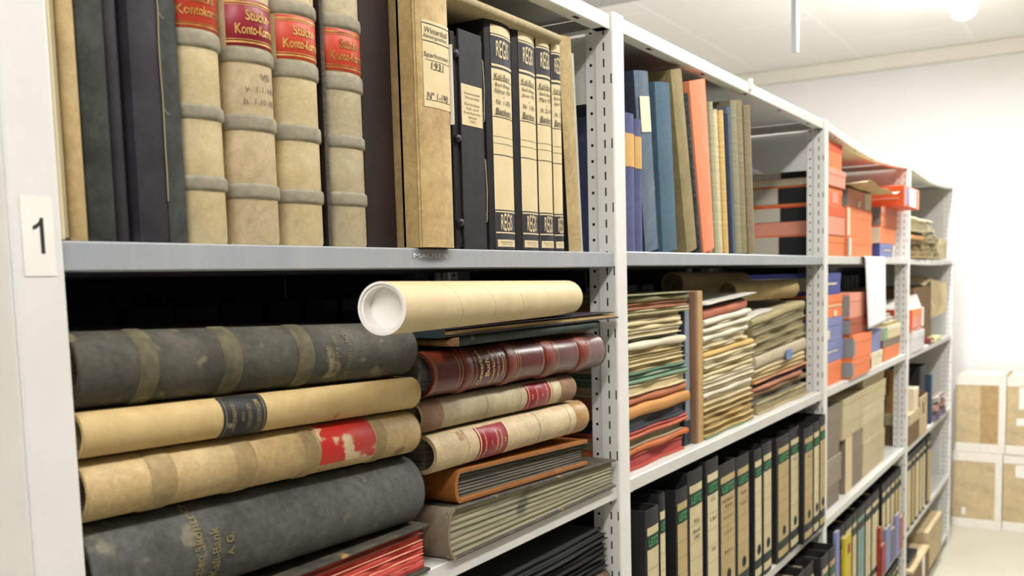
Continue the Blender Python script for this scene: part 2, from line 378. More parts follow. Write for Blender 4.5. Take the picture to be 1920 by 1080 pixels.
for i in range(5):                             # sheet-steel side braces at the top of each frame
    b = MB(); b.add([(0, .05, -.03), (0, DEP-.05, -.03), (0, DEP-.05, -.135), (0, .05, -.135)], [(0, 1, 2, 3)])
    o = b.build('side_brace', STEEL2, rack, solid=.0012); o.location = (PX[i]+.006-RX, 0, PT[i]+.0)
    for z in (.55,): 
        b = MB().box(0, .0015, .05, DEP-.05, 0, .05); o = b.build('side_brace', STEEL2, rack); o.location = (PX[i]+.006-RX, 0, z)
t = MB(); D1 = [(.0012, -.0128), (.0044, -.0128), (.0044, .0134), (.0018, .0134), (.0012, .0112), (-.0010, .0088), (-.0042, .0072), (-.0042, .0042), (-.0012, .0054), (.0012, .0074)]
t.add([(x, -.0004, z) for x, z in D1], [(0, 1, 2, 3, 4, 9), (4, 5, 8, 9), (5, 6, 7, 8)], 1)
t.box(-.0125, .0125, -.0003, 0, -.029, .029, 0)
sg = t.build('number_sign', [WHITE, INK], rack); sg.location = (.0210, -.0003, 1.494)
sg['label'] = 'white paper sign printed with a black 1'

b = MB().box(-.0014, -.0002, .0015, DEP-.0015, 0, PT[0]); b.build('end_panel', STEEL, rack, bevel=.0005)
b = MB().box(-.0012, .0, .05, DEP-.05, .02, PT[4]-.01); o = b.build('end_panel', STEEL2, rack); o.location = (PX[4]+.004-RX, 0, 0)
# rear rack standing back to back, dark, seen only through the gaps
rear = thing('metal_shelving', 'dark rear shelving seen through gaps behind the front rack', 'shelving', (PX[0], .4, 0))
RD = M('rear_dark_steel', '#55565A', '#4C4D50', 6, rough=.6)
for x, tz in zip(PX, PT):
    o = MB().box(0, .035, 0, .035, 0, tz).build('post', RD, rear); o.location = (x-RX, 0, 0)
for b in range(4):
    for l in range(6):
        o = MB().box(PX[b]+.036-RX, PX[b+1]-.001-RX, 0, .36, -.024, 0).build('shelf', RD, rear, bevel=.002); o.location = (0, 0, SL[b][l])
    if b == 3: MB().box(PX[4]+.037-RX, PX[4]+.040-RX, 0, .364, .02, 1.88).build('end_panel', RD, rear)  # dark end sheet added to hide the bright wall behind the gaps
    MB().box(PX[b]+.036-RX, PX[b+1]+.034-RX, .361, .364, .06, 1.86).build('gap_blackout_panel', M('gap_blackout_black', '#1B1B1C', rough=.8), rear)  # black sheet added so the gaps between the shelves read dark
# ------------------------------------------------------------------ builders of books, binders, folders and boxes
THM = R(78)
def spine_fn(T, bulge, off=0.0):
    """outer spine curve: x across -> y (0 at the crown, bulge at the joints)"""
    def f(x):
        u = max(-1, min(1, 2*x/T)); s = u*math.sin(THM)
        return bulge*(1-math.sqrt(1-s*s))/(1-math.cos(THM))-off
    return f
def spine_grid(mb, T, bulge, z0, z1, off0, m, u0=-1, u1=1, nu=20, rows=None):
    rows = rows or [(z0, off0), (z1, off0)]
    t0, t1 = math.asin(u0*math.sin(THM)), math.asin(u1*math.sin(THM))
    def fn(u, v):
        th = t0+(t1-t0)*u; j = int(round(v*(len(rows)-1))); z, off = rows[j]
        nx, ny = math.sin(th), -math.cos(th)
        x = T/2*math.sin(th)/math.sin(THM); y = bulge*(1-math.cos(th))/(1-math.cos(THM))
        return (x+nx*off, y+ny*off, z)
    mb.grid(fn, nu, len(rows)-1, m, True)
def ledger(label, T, H, D, bulge, sm, bm, pm, loc, rot=(0, 0, 0), bands=(), bandm=None, titles=(), gilt=(), letters=(), name='ledger', cat='ledger', group=None, bh=.0025, thick=.003, cap=None):
    t = thing(name, label, cat, loc, rot, group)
    # spine shell
    mb = MB(); rows = [(0, -.001), (.003, 0), (H-.003, 0), (H, -.001)]
    spine_grid(mb, T, bulge, 0, H, 0, 0, rows=rows)
    Ti, bi = T-2*thick, max(bulge-thick*.3, .002)
    def inner(u, v):
        th = -THM+2*THM*u
        return (Ti/2*math.sin(th)/math.sin(THM), thick+bi*(1-math.cos(th))/(1-math.cos(THM)), H*v)
    mb.grid(inner, 20, 1, 0, True, flip=True)
    for z, fl in ((0, True), (H, False)):
        o = []; i_ = []
        for k in range(21):
            th = -THM+2*THM*k/20
            o.append((T/2*math.sin(th)/math.sin(THM), bulge*(1-math.cos(th))/(1-math.cos(THM)), z))
            i_.append((Ti/2*math.sin(th)/math.sin(THM), thick+bi*(1-math.cos(th))/(1-math.cos(THM)), z))
        fs = [(k, k+1, 21+k+1, 21+k) for k in range(20)]
        mb.add(o+i_, [f if fl else f[::-1] for f in fs], 0)
    sp = mb.build('spine', sm, t)
    if cap:                                    # leather at head and tail
        for z0, z1 in cap[1]:
            c = MB(); spine_grid(c, T, bulge, 0, 0, 0, 0, rows=[(z0, .0002), (z0+.001, .0008), (z1-.001, .0008), (z1, .0002)])
            c.build('spine_cap', cap[0], sp)
    for s in (-1, 1):
        b = MB(); x = s*T/2
        b.box(min(x, x-s*.0035), max(x, x-s*.0035), bulge-.001, D, 0, H)
        b.build('cover_board', bm, t, bevel=.001)
    MB().box(-T/2+.0037, T/2-.0037, bulge*.75+.006, D-.006, .004, H-.004).build('page_block', pm, t)
    for z0, z1 in bands:
        b = MB(); e = min(.0035, (z1-z0)/3)
        spine_grid(b, T, bulge, 0, 0, 0, 0, -1, 1, 20, [(z0, .0002), (z0+e*.4, bh*.75), (z0+e, bh), (z1-e, bh), (z1-e*.4, bh*.75), (z1, .0002)])
        b.build('raised_band', bandm, t)
    sf = spine_fn(T, bulge)
    for q in titles:
        lb = MB(); u0, u1 = q.get('u', (-.92, .92))
        spine_grid(lb, T, bulge, 0, 0, 0, 0, u0, u1, 16, [(q['z'][0], .0003), (q['z'][0]+.0006, .0009), (q['z'][1]-.0006, .0009), (q['z'][1], .0003)])
        for a, b_ in q.get('rules', ()): spine_grid(lb, T, bulge, 0, 0, 0, 1, u0, u1, 16, [(a, .0012), (b_, .0012)])
        for (s, cx, cz, w, h, *x) in q.get('text', ()):
            put_text(lb, s, cx, cz, w, h, lambda X, Z: (X, sf(X)-.0016, Z), 1, *x)
        lb.build('title_label', [q['m'], q.get('tm', GOLD)], t)
    if gilt:
        for a, b_ in gilt:
            g = MB(); spine_grid(g, T, bulge, 0, 0, 0, 0, -1, 1, 20, [(a, .0009), (b_, .0009)]); g.build('gilt_rule', GOLD, sp)
    if letters:
        g = MB()
        for (s, cx, cz, w, h, *x) in letters[1]: put_text(g, s, cx, cz, w, h, lambda X, Z: (X, sf(X)-.0011, Z), 0, *x)
        g.build('lettering', letters[0], sp)
    return t

def binder(label, x0, x1, y0, z0, H, D, cm, loc_rot=0.0, plates=(), hole=None, rings=(), name='ring_binder', cat='binder', group=None, pm=None, rnd=.004):
    """a lever-arch or ring binder: spine with two boards round a block of papers; plates = (z0, z1, inset, material[, text list, text material])"""
    w = x1-x0; t = thing(name, label, cat, (x0, y0, z0), (0, loc_rot, 0), group)
    c = MB(); n = 8
    c.grid(lambda u, v: (w*u, rnd*(2*u-1)**2, H*v), n, 1, 0, True)
    c.grid(lambda u, v: (w*u, rnd*(2*u-1)**2+.0025, H*v), n, 1, 0, True, flip=True)
    for z, fl in ((0, 1), (H, 0)):
        vs = [(w*k/n, rnd*(2*k/n-1)**2+d, z) for d in (0, .0025) for k in range(n+1)]
        fs = [(k, k+1, n+2+k, n+1+k) for k in range(n)]; c.add(vs, [f if fl else f[::-1] for f in fs])
    c.box(0, .0025, rnd, D, 0, H); c.box(w-.0025, w, rnd, D, 0, H)
    cv = c.build('cover', cm, t)
    if w > .012:
        MB().box(.004, w-.004, .03, D-.01, .004, H-.02).build('paper_block', pm or PAGES, t)
    S = lambda x, z, e=.0006: (x, rnd*(2*x/w-1)**2-e, z)
    if plates:
        mats = []; mb = MB()
        def mi(m):
            if m not in mats: mats.append(m)
            return mats.index(m)
        for p in plates:
            a, b, ins, m = p[:4]; i = mi(m)
            if len(ins) == 2: l, r_ = ins
            mb.grid(lambda u, v: S(l*w+(r_-l)*w*u, a+(b-a)*v, p[6] if len(p) > 6 else .0006), 8, 1, i, True)
            if len(p) > 4 and p[4]:
                j = mi(p[5])
                for (s, cx, cz, tw, th, *x) in p[4]: put_text(mb, s, cx*w, cz, tw*w, th, lambda X, Z: S(X, Z, .0013), j, *x)
        mb.build('spine_label', mats, t)
    if hole:
        hx, hz, hr = hole; y = rnd*(2*hx-1)**2
        g = MB().ring((hx*w, y-.0016, hz), (0, 1, 0), hr, hr*.72, .002, 20)
        fh = g.build('finger_ring', M('dark_ring_metal', '#2B2B2C', rough=.4, metal=.5), t)
        MB().tube([(hx*w, y-.0009, hz), (hx*w, y+.0005, hz)], hr*.74, 16).build('finger_hole', DARKIN, fh)
    return t

def folder(label, x0, x1, y0, D, zl, zr, tl, tr, mat, kind='fold', pm=None, group='folders piled on the shelves', jit=.004, name='paper_folder', cat='folder', seed=0):
    """a folder lying flat: underside from zl (left end) to zr (right end), thickness tl to tr, its fold or its open edge at the front"""
    rn = random.Random(seed*31+7); n = 12; w = x1-x0
    ph = rn.random()*6; j = [jit*(.6*math.sin(ph+i*.9)+.4*(rn.random()-.5)) for i in range(n+1)]
    wv = [min(tl, tr)*.10*math.sin(ph*2+i*1.3) for i in range(n+1)]
    zb = min(zl, zr)
    B = lambda u: zl+(zr-zl)*u-zb
    T = lambda u: tl+(tr-tl)*u
    t = thing(name, label, cat, (x0, y0, zb), (0, 0, 0), group)
    def slab(f0, f1, yoff, jm=1.0, rnd=True):
        pr = [(D, f0), (.002, f0)] + ([(.5*(1-math.cos(a))*0 - 0, 0) for a in ()])
        mb = MB(); seg = 6 if rnd else 1
        def fn(u, v):
            i = int(round(v*n)); k = int(round(u*(seg+2))); U = i/n; b = B(U); th = T(U)
            za, zc = b+th*f0+wv[i]*.3*f0, b+th*f1+wv[i]*.3*f1
            r = min((zc-za)/2, .006); yy = yoff+j[i]*jm
            if k == 0: return (w*U, D, za)
            if k == seg+2: return (w*U, D, zc)
            a = PI*(k-1)/seg
            return (w*U, yy+r*(1-math.sin(a)) if rnd else yy, (za+zc)/2-(zc-za)/2*math.cos(a) if rnd else (za if k == 1 else zc))
        mb.grid(fn, seg+2, n, 0, rnd)
        for i, fl in ((0, False), (n, True)):
            vs = [fn(k/(seg+2), i/n) for k in range(seg+3)]
            mb.add(vs, [tuple(range(seg+3))[::-1] if fl else tuple(range(seg+3))])
        return mb
    if kind == 'fold':
        slab(.03, .97, 0).build('cover', mat, t)
    else:                                      # open edges towards the aisle: two cover sheets with papers between
        a = slab(.02, .14, -.002, 1.0, False)
        b = slab(.86, .98, .001, .8, False)
        a.v += []; off = len(a.v); a.v += b.v; a.f += [tuple(off+q for q in f) for f in b.f]; a.m += b.m; a.sm += b.sm
        a.build('cover', mat, t)
        slab(.14, .86, .004, 1.2, False).build('papers', pm or PAGES, t)
    return t

def box_thing(label, x0, x1, y0, z0, z1, D, bm, lidm=None, side=None, front=None, name='archive_box', cat='box', group=None, rotz=0, lidf=.35):
    """archive box with a slipped-over lid; side = [(y0f,y1f,mat)] labels on the left face, front = [(x0f,x1f,z0f,z1f,mat)]"""
    w, h = x1-x0, z1-z0; t = thing(name, label, cat, (x0, y0, z0), (0, 0, rotz), group)
    MB().box(.0012, w-.0012, .0012, D-.0012, 0, h*.98).build('body', bm, t, bevel=.001)
    MB().box(0, w, 0, D, h*(1-lidf), h).build('lid', lidm or bm, t, bevel=.0012)
    for (a, b, c, d, m) in (front or ()):
        MB().box(w*a, w*b, -.0008, .0004, h*c, h*d).build('front_label', m, t)
    for (a, b, c, d, m) in (side or ()):
        MB().box(-.0008, .0004, D*a, D*b, h*c, h*d).build('side_label', m, t)
    return t
def px_x(a, b, py, y): return at(a, py, y).x, at(b, py, y).x

# ------------------------------------------------------------------ nearest bay, upper shelf (standing, left to right)
Z1 = SL[0][1]+.0005
def X1(px): return at(px, 300, .012).x
def standing(px0, px1, label, sm, bm, H=.334, D=.27, bulge=.012, y0=.012, pm=PAGES, **k):
    e = .0030 if k.get('bands') else .0005
    a, b = X1(px0)+e, X1(px1)-e
    return ledger(label, b-a, H, D, bulge, sm, bm, pm, ((a+b)/2, y0, Z1), **k), b-a
folder_c = thing('slim_folder', 'slim cream folder standing at the left end of the upper shelf', 'folder', (.3846, .006, Z1))
MB().box(0, .0035, 0, .24, 0, .31).build('cover', M('cream_folder_card', '#DED1AE', '#D5C7A3', 8, rough=.7), folder_c, bevel=.001)
MB().box(.0036, .008, .003, .235, .002, .305).build('papers', PAGES, folder_c)
standing(127, 162, 'plain vellum book, leftmost upright book on the top left shelf', VEL3, VEL3, bulge=.004, name='book', cat='book')
standing(163, 217, 'worn green-black cloth book with a brown scuffed foot', M('green_black_scuffed', '#2A2E29', '#444740', 22, rough=.75, bump=.15, bscale=200, spots='#7D6B48', sscale=17, sth=.59, mott=.45), BLKG, bulge=.005, name='book', cat='book')
standing(218.5, 257, 'narrow purple-black cloth book with smooth rounded spine', BLKP, BLKP, bulge=.010, name='book', cat='book', y0=.02)
tt, w_ = standing(263, 352.5, 'thick black cloth book with a split spine joint', BLKP, BLKP, bulge=.006, name='book', cat='book')
b_ = MB(); spine_grid(b_, w_, .006, 0, 0, 0, 0, .02, .965, 8, [(.0, .0006), (.334, .0006)]); b_.build('spine_flap', BLKG, tt)
s_ = MB(); sf_ = spine_fn(w_, .006); rn = random.Random(3)
pts = [(.0008+.0012*(rn.random()-.5), .035+.022*i) for i in range(13)]
s_.tube([(x, sf_(x)-.0009, z) for x, z in pts], .0007, 5)
for z in (.112, .19, .24): s_.tube([(.001, sf_(.001)-.001, z), (.004, sf_(.004)-.003, z-.006), (.006, sf_(.006)-.002, z-.004)], .0004, 4)
s_.build('frayed_joint', M('frayed_thread', '#8E8465', rough=.9), tt)

def zpx(px, py, y=.012): return at(px, py, y).z - Z1
def red_title(px, ya, yb, T, m, tl, rough=None, scr=()):
    za, zb = zpx(px, yb), zpx(px, ya); h = zb-za
    return dict(z=(za, zb), m=m, tm=tl, u=(-.93, .93), rules=[(za+h*.06, za+h*.10), (za+h*.13, za+h*.145), (zb-h*.10, zb-h*.06), (zb-h*.145, zb-h*.13)],
                text=[('St\u00fccke-', .0, za+h*.66, T*.46, h*.23, 0, .02), ('Konto-Korrent', .0, za+h*.36, T*.72, h*.22, 0, .02)])
vb = lambda px, prs: [(zpx(px, b), zpx(px, a)) for a, b in prs]
G4 = 'banded vellum account ledgers on the upper left shelf'
T6 = X1(446)-X1(347.5)-.0008
standing(349, 446, 'banded vellum ledger with faded orange-red title, leftmost of the four', VEL, VEL, bulge=.020, bands=vb(400, [(62, 94), (198, 226), (330, 358)]), bandm=BAND,
         titles=[dict(z=(zpx(400, 60), .334-.004), m=ORED, tm=GOLDW, u=(-.95, .95), rules=[(zpx(400, 56), zpx(400, 53)), (zpx(400, 51), zpx(400, 50))],
                      text=[('St\u00fccke-', .0, zpx(400, 4), T6*.44, .0075, 0, .02), ('Kontokorrent', .0, zpx(400, 27), T6*.80, .0085, 0, .02)])], group=G4)
T7 = X1(540)-X1(447)-.0008
hw = [('VII', .004, zpx(500, 148), T7*.20, .0062, 0, .01), ('v. 1.1.1931', .002, zpx(500, 172), T7*.62, .0050, .15), ('b. 1.10.1934', .002, zpx(500, 195), T7*.66, .0052, .15)]
standing(447, 540, 'banded vellum ledger with wine-red title and handwritten VII', VEL4, VEL, bulge=.020, y0=.010, bands=vb(495, [(96, 124), (218, 248), (345, 374)]), bandm=BAND,
         titles=[red_title(495, 8, 94, T7, DRED, GOLD)], letters=(FADE, hw), group=G4)
T8 = X1(626)-X1(541)-.0008
standing(541, 623, 'banded vellum ledger with orange title, third of the four', VEL, VEL, bulge=.019, bands=vb(580, [(8, 34), (118, 150), (236, 266), (355, 382)]), bandm=BAND,
         titles=[red_title(580, 36, 116, T8, ORED, GOLD)], group=G4)
sb = thing('slim_book', 'very slim ribbed dark book squeezed between two vellum ledgers', 'book', (X1(624), .02, Z1))
MB().grid(lambda u, v: ((X1(630)-X1(624))*u, .002*(2*u-1)**2, .325*v), 6, 1).build('spine', M('ribbed_grey_cloth', '#5E574B', '#3E382F', 120, stretch=(.2, 1, 1.6), rough=.8, bump=.4, bscale=120), sb)
MB().box(.0005, X1(630)-X1(624)-.0005, .002, .2, 0, .325).build('cover_board', BLKD, sb)
T9 = X1(709)-X1(631)-.0008
standing(631, 709, 'greyish banded vellum ledger with orange title, rightmost of the four', VEL2, VEL2, bulge=.019, y0=.016, bands=vb(670, [(32, 58), (140, 172), (254, 278), (360, 386)]), bandm=BAND,
         titles=[red_title(670, 60, 137, T9, ORED, GOLDW)], group=G4)
# dark recessed album, tan book with a handwritten label, black laced binder
t = thing('album', 'dark black-brown album set back in shadow beside the vellum ledgers', 'album', (X1(711), .036, Z1))
w = at(792, 300, -.006).x-X1(711)-.0012
MB().box(0, .004, 0, .24, 0, .33).box(w-.004, w, 0, .24, 0, .33).build('cover_board', BLKD, t, bevel=.001)
MB().box(.0042, w-.0042, .006, .235, .004, .325).build('page_block', PAGED, t)
MB().box(.0, w, -.003, .0, 0, .33).build('spine', BLKD, t, bevel=.0012)
xa, xb = at(792, 300, -.006).x, at(851, 300, -.006).x
t = thing('book', 'tan cloth book with a handwritten paper label jutting over the shelf edge', 'book', (xa, -.006, Z1+.0002))
w = xb-xa
c = MB(); c.grid(lambda u, v: (w*u, .0035*(2*u-1)**2-(.0015 if .04 < u < .96 else 0), .336*v), 14, 1); c.box(0, .004, .004, .03, 0, .336)
c.build('spine', TANS, t)
MB().box(0, .004, .026, .255, 0, .336).build('cover_board', TANB, t, bevel=.001)
MB().box(w-.004, w, .003, .255, 0, .336).build('cover_board', TANB, t, bevel=.001)
MB().box(.0045, w-.0045, .008, .25, .004, .330).build('page_block', PAGES, t)
MB().tube([(.0005, .0065, 0), (.0005, .0065, .336)], .0022, 8).build('joint_ridge', TANS, t)
zt = lambda py: at(822, py, -.006).z-Z1
ya = lambda x, e: .0035*(2*x/w-1)**2-.0015-e
l = MB(); lx0, lx1 = w*.12, w*.97
l.grid(lambda u, v: (lx0+(lx1-lx0)*u, ya(lx0+(lx1-lx0)*u, .0005), zt(205)+(zt(46)-zt(205))*v), 8, 1, 0)
for py in (53, 85): l.grid(lambda u, v: (lx0+(lx1-lx0)*u, ya(lx0+(lx1-lx0)*u, .0008), zt(py)+.0009*v), 8, 1, 1)
for s, py, ww, hh in (('Wintershall', 64, .80, .0066), ('Aktiengesellsch.', 76, .86, .0056), ('Sparkonten', 110, .84, .0068), ('1931', 128, .42, .0076), ('N\u00ba 1-190', 184, .72, .0080)):
    put_text(l, s, w*.52, zt(py), w*ww*.9, hh, lambda X, Z: (X, ya(X, .0011), Z), 1, .12)
for py, aa, bb in ((119, .18, .95), (135, .36, .72), (192, .16, .94)): l.grid(lambda u, v: (w*(aa+(bb-aa)*u), ya(w*(aa+(bb-aa)*u), .0009), zt(py)+.0005*v), 6, 1, 1)
l.build('paper_label', [LABC, INK], t)
MB().box(w+.0004, w+.001, -.002, .012, zt(228), zt(76)).build('paper_slip', WHITE, t)
xa, xb = at(856, 300, .02).x, at(915, 300, .02).x
t = thing('binder', 'black laced binder with typed cream label and side studs', 'binder', (xa, .02, Z1)); w = xb-xa
H_ = at(880, 60, .02).z-Z1
MB().box(.012, w-.008, 0, .0035, 0, H_).build('spine', BLK, t, bevel=.001)
MB().box(0, .010, .004, .25, 0, H_-.004).build('cover_board', BLK, t, bevel=.0015)
MB().box(w-.007, w, .004, .25, 0, H_-.004).build('cover_board', BLK, t, bevel=.0015)
MB().box(.0105, w-.0075, .006, .245, .003, H_-.008).build('page_block', PAGED, t)
zz = lambda py: at(880, py, .02).z-Z1
l = MB().box(.014, w-.011, -.0006, 0, zz(236), zz(160))
for i, (s, ww) in enumerate((('Gewerkschaft', .50), ('Wintershall', .44), ('B\u00fccherliste', .46), ('Soll- und', .38), ('Kontokorrent-', .52), ('karten', .26), ('1931', .18))):
    put_text(l, s, w*.52, zz(176+8*i+(4 if i > 1 else 0)), w*ww, .0032, flat(-.0009), 1)
l.build('typed_label', [LABC, FADE], t)
for py in (107, 263, 418): MB().tube([(.006, .004, zz(py)), (.006, .001, zz(py)), (.006, -.0015, zz(py)), (.006, -.0025, zz(py))], [.0055, .0055, .0045, .002], 14).build('stud', M('black_stud', '#1C1C1D', '#3A3A3A', 200, rough=.35, bump=.4, bscale=400), t)
for a, b_ in ((106, 218), (296, 410)):
    c = MB(); c.tube([(w-.003, .002, zz(a)), (w-.0035, .0005, zz((a+b_)/2)), (w-.003, .002, zz(b_))], .0008, 6)
    for q in (a, a+12, b_-12, b_): c.ring((w-.0035, .0028, zz(q)), (0, 1, 0), .0026, .0017, .0012, 12)
    c.build('lace', M('twisted_cord', '#A39A86', rough=.8), t)
# four black binders with the same printed spine
months = (('Februar 1959', 'Nr. 1-378'), ('Januar 1959', 'Nr. 1-381'), ('M\u00e4rz 1959', 'Nr. 251-419'), ('April 1959', 'Nr. 1-220'))
pos = ((921, 969, 45, 'February', .15), (970.5, 1013, 57, 'January', .19), (1013.5, 1041, 68, 'March', .03), (1041.5, 1059, 79, 'April', .03))
PRINT = M('dark_binder_print', '#34333A', '#2B2A30', 30, rough=.6)
for (a, b_, pt, mo, ins), (m1, m2) in zip(pos, months):
    xa, xb = at(a, 300, .016).x+.0003, at(b_, 300, .016).x-.0003
    H_ = at((a+b_)/2, pt, .016).z-Z1; fx = (ins, .985)
    c0, c1 = fx; sp = (c1-c0)*.88; mid = c0+sp*.52; q = H_/.29
    A = lambda p: H_*(1-p)
    L_ = [(A(.975), A(.005), fx, LABC), ]
    pl = [(A(.99), A(.018), fx, LABC, None, None, .0005),
          (A(.205), A(.055), fx, PRINT, [('REGIS', mid, A(.118), sp*.66, .019*q, 0, .008, .22)], LABC, .0008),
          (A(.066), A(.060), fx, LABC, None, None, .0010), (A(.196), A(.186), fx, LABC, None, None, .0010),
          (A(.415), A(.412), fx, PRINT, None, None, .0009), (A(.50), A(.4985), fx, PRINT, None, None, .0009), (A(.53), A(.5285), fx, PRINT, None, None, .0009), (A(.58), A(.577), fx, PRINT, None, None, .0009),
          (A(.995), A(.82), fx, PRINT, [('REGIS', mid, A(.875), sp*.62, .019*q, 0, .008, .22)], LABC, .0008),
          (A(.832), A(.826), fx, LABC, None, None, .0010), (A(.925), A(.919), fx, LABC, None, None, .0010),
          (A(.985), A(.953), (c0+sp*.06, c1-sp*.1), LABC, [('Regis-Schnellhefter', mid, A(.964), sp*.7, .0022), ('D.R.G. Leipzig', mid, A(.974), sp*.55, .0020)], INK, .0010),
          (A(.406), A(.406)-.0001, fx, LABC, [('Kali-Bank', mid, A(.238), sp*.84, .0078, .15, 0), ('Buch-Belege', mid, A(.275), sp*.80, .0060, .15), (m1, mid, A(.300), sp*.82, .0062, .15),
                                     ('-', mid, A(.325), sp*.12, .0006), (m2, mid, A(.348), sp*.74, .0066, .15), ('Banken', mid, A(.388), sp*.78, .0080, .15, .004)], INK, .0007),
          (A(.254), A(.252), (c0+sp*.04, c1-sp*.04), INK, None, None, .0009), (A(.405), A(.403), (c0+sp*.08, c1-sp*.08), INK, None, None, .0009)]
    binder('black binder with printed cream spine, handwritten for %s 1959' % mo, xa, xb, .016, Z1, H_, .255, BLK, plates=pl, group='printed binders on the upper left shelf', rnd=.006)
# the two leaning items at the right end, and the board lying on top
def leaning(label, pxl, pxr, pxt, pyt, y0, zsh, D, mats, name='book', cat='book', group=None, pym=470, rnd=.003, yref=None):
    yr = y0 if yref is None else yref
    a, b_ = at(pxl, pym, yr), at(pxr, pym, yr); tp = at(pxt, pyt, yr)
    lean = math.atan2(tp.x-a.x, tp.z-zsh); Hh = math.hypot(tp.x-a.x, tp.z-zsh); w = (b_.x-a.x)*math.cos(lean)-.0006
    t = thing(name, label, cat, (a.x+(max(0, lean) and w*math.sin(0)), y0, zsh+(w*math.sin(lean) if lean > 0 else 0)), (0, lean, 0), group)
    sm, bm, pm = mats
    mb = MB(); n = 8
    mb.grid(lambda u, v: (w*u, rnd*(2*u-1)**2, Hh*v), n, 1); mb.add([(w*k/n, rnd*(2*k/n-1)**2, Hh) for k in range(n+1)]+[(w, .02, Hh), (0, .02, Hh)], [tuple(range(n+3))])
    mb.build('spine', sm, t)
    k = min(.003, w*.2)
    MB().box(0, k, rnd+.0002, D, 0, Hh).build('cover_board', bm, t); MB().box(w-k, w, rnd+.0002, D, 0, Hh).build('cover_board', bm, t)
    MB().box(k, w-k, .021, D-.004, .003, Hh-.006).build('page_block', pm, t)
    return t, w, Hh
leaning('tall beige cloth book with frayed head, right of the printed binders', 1077, 1100, 1056, 63, .02, Z1, .25, (BEIG, BLK, PAGES), yref=.014)
leaning('pale grey folder standing against the right-hand upright', 1103, 1114, 1085, 95, .03, Z1, .22, (PALEG, PALEG, PAGES), yref=.014, name='slim_folder', cat='folder')
t = thing('portfolio', 'tan cloth portfolio lying flat across the tops of the black binders', 'portfolio', (.914, .006, at(942, 45, .016).z+.0008), (0, 0, 0))
m_ = MB(); nx = 10; L0 = at(1053, 50, .006).x-.914
rp = [(.25, 0), (.006, 0), (.0015, .003), (0, .007), (.0015, .011), (.006, .014), (.25, .014)]
m_.grid(lambda u, v: (L0*v-(.004*abs(2*u-1)**3 if v > .99 else 0), rp[int(round(u*6))][0], rp[int(round(u*6))][1]), 6, nx, 0, True)
m_.add([(L0, a, b_) for a, b_ in rp], [tuple(range(7))]); m_.add([(0, a, b_) for a, b_ in rp], [tuple(range(7))[::-1]])
m_.build('cover', M('olive_tan_portfolio_cloth', '#B5A580', '#A3936C', 22, rough=.75, bump=.15, bscale=200), t)
MB().box(.01, L0-.01, .2502, .256, .002, .012).build('page_block', PAGES, t)
# ------------------------------------------------------------------ nearest bay, second shelf: two piles of lying ledgers
Z2 = SL[0][2]+.0004
TILT = R(2.0)
def lying(label, xl, xr, zl, T, D, bulge, sm, bm, pm, up='right', tilt=TILT, y0=0.0, **k):
    """a ledger on its side, spine to the aisle; zl = middle height at the left end; up tells where its head points"""
    L = xr-xl; zr = zl-L*math.tan(tilt)
    if up == 'right': return ledger(label, T, L, D, bulge, sm, bm, pm, (xl, y0, zl), (0, PI/2+tilt, 0), **k)
    return ledger(label, T, L, D, bulge, sm, bm, pm, (xr, y0, zr), (0, -PI/2+tilt, 0), **k)
GP = 'old ledgers lying in the left pile'
XL = .3875
fx = lambda a, y=0.0, py=700: at(a, py, y).x
# bottom of the pile: a book with its red edges to the aisle
t = thing('book', 'book with red page edges facing out, bottom of the left pile', 'book', (.40, 0, Z2), group=GP)
m_ = MB(); n = 24; rn = random.Random(5)
jj = [[.004*(rn.random()-.5) for _ in range(n+1)] for _ in range(7)]
for lay in range(6):
    z0, z1 = .004+lay*.0081, .004+lay*.0081+.0079
    pr = [(.26, z0), (.0092, z0), (.0084, (z0+z1)/2), (.0092, z1), (.26, z1)]
    m_.grid(lambda u, v: (.004+.416*v, pr[int(round(u*4))][0]+(jj[lay][int(round(v*n))] if 0 < u < 1 else 0)+.001*lay, pr[int(round(u*4))][1]), 4, n, 0 if lay not in (1, 4) else 0, False)
    m_.add([(.420, a+.001*lay, b) for a, b in pr], [(0, 1, 2, 3, 4)])
m_.build('page_block', [PAGER], t)
w_ = MB()
for zq in (.0120, .0202, .0284, .0364, .0444): w_.box(.006, .4205, .0088, .03, zq-.00018, zq+.00018)
w_.build('paper_layers', M('cream_paper_layers', '#CF9C7A', '#C67C66', 60, rough=.85), t)
for z in (0, .0527): MB().box(0, .424, .002, .27, z, z+.0035).build('cover_board', MARB, t, bevel=.001)
D_ = lying('thick slate-grey cloth ledger with gilt title, second from bottom of the left pile', XL, .816, 1.2265, .080, .30, .030, GRYC, GRYC, PAGES, 'left', group=GP,
      letters=(M('dull_gilt', '#8E7E52', '#6F6646', 60, rough=.6), [('Aktien Skontro', .004, .816-fx(372, 0, 1010), .072, .0105, 0, .01), ('Kali-Bank', -.002, .816-fx(404, 0, 1010), .044, .0095, 0, .01), ('A. G.', .002, .816-fx(430, 0, 1000), .020, .0085, 0, .01)]))
C_ = lying('vellum ledger with torn red title label in the left pile', XL, .813, 1.2955, .050, .28, .022, VEL3, VEL3, PAGES, 'right', group=GP,
      bands=[(fx(272)-XL, fx(322)-XL), (fx(436)-XL, fx(474)-XL), (fx(566)-XL, fx(592)-XL), (fx(704)-XL, fx(722)-XL)], bandm=BANDT, bh=.0012,
      titles=[dict(z=(fx(597)-XL, fx(700)-XL), m=TORN, u=(-.96, .55))])
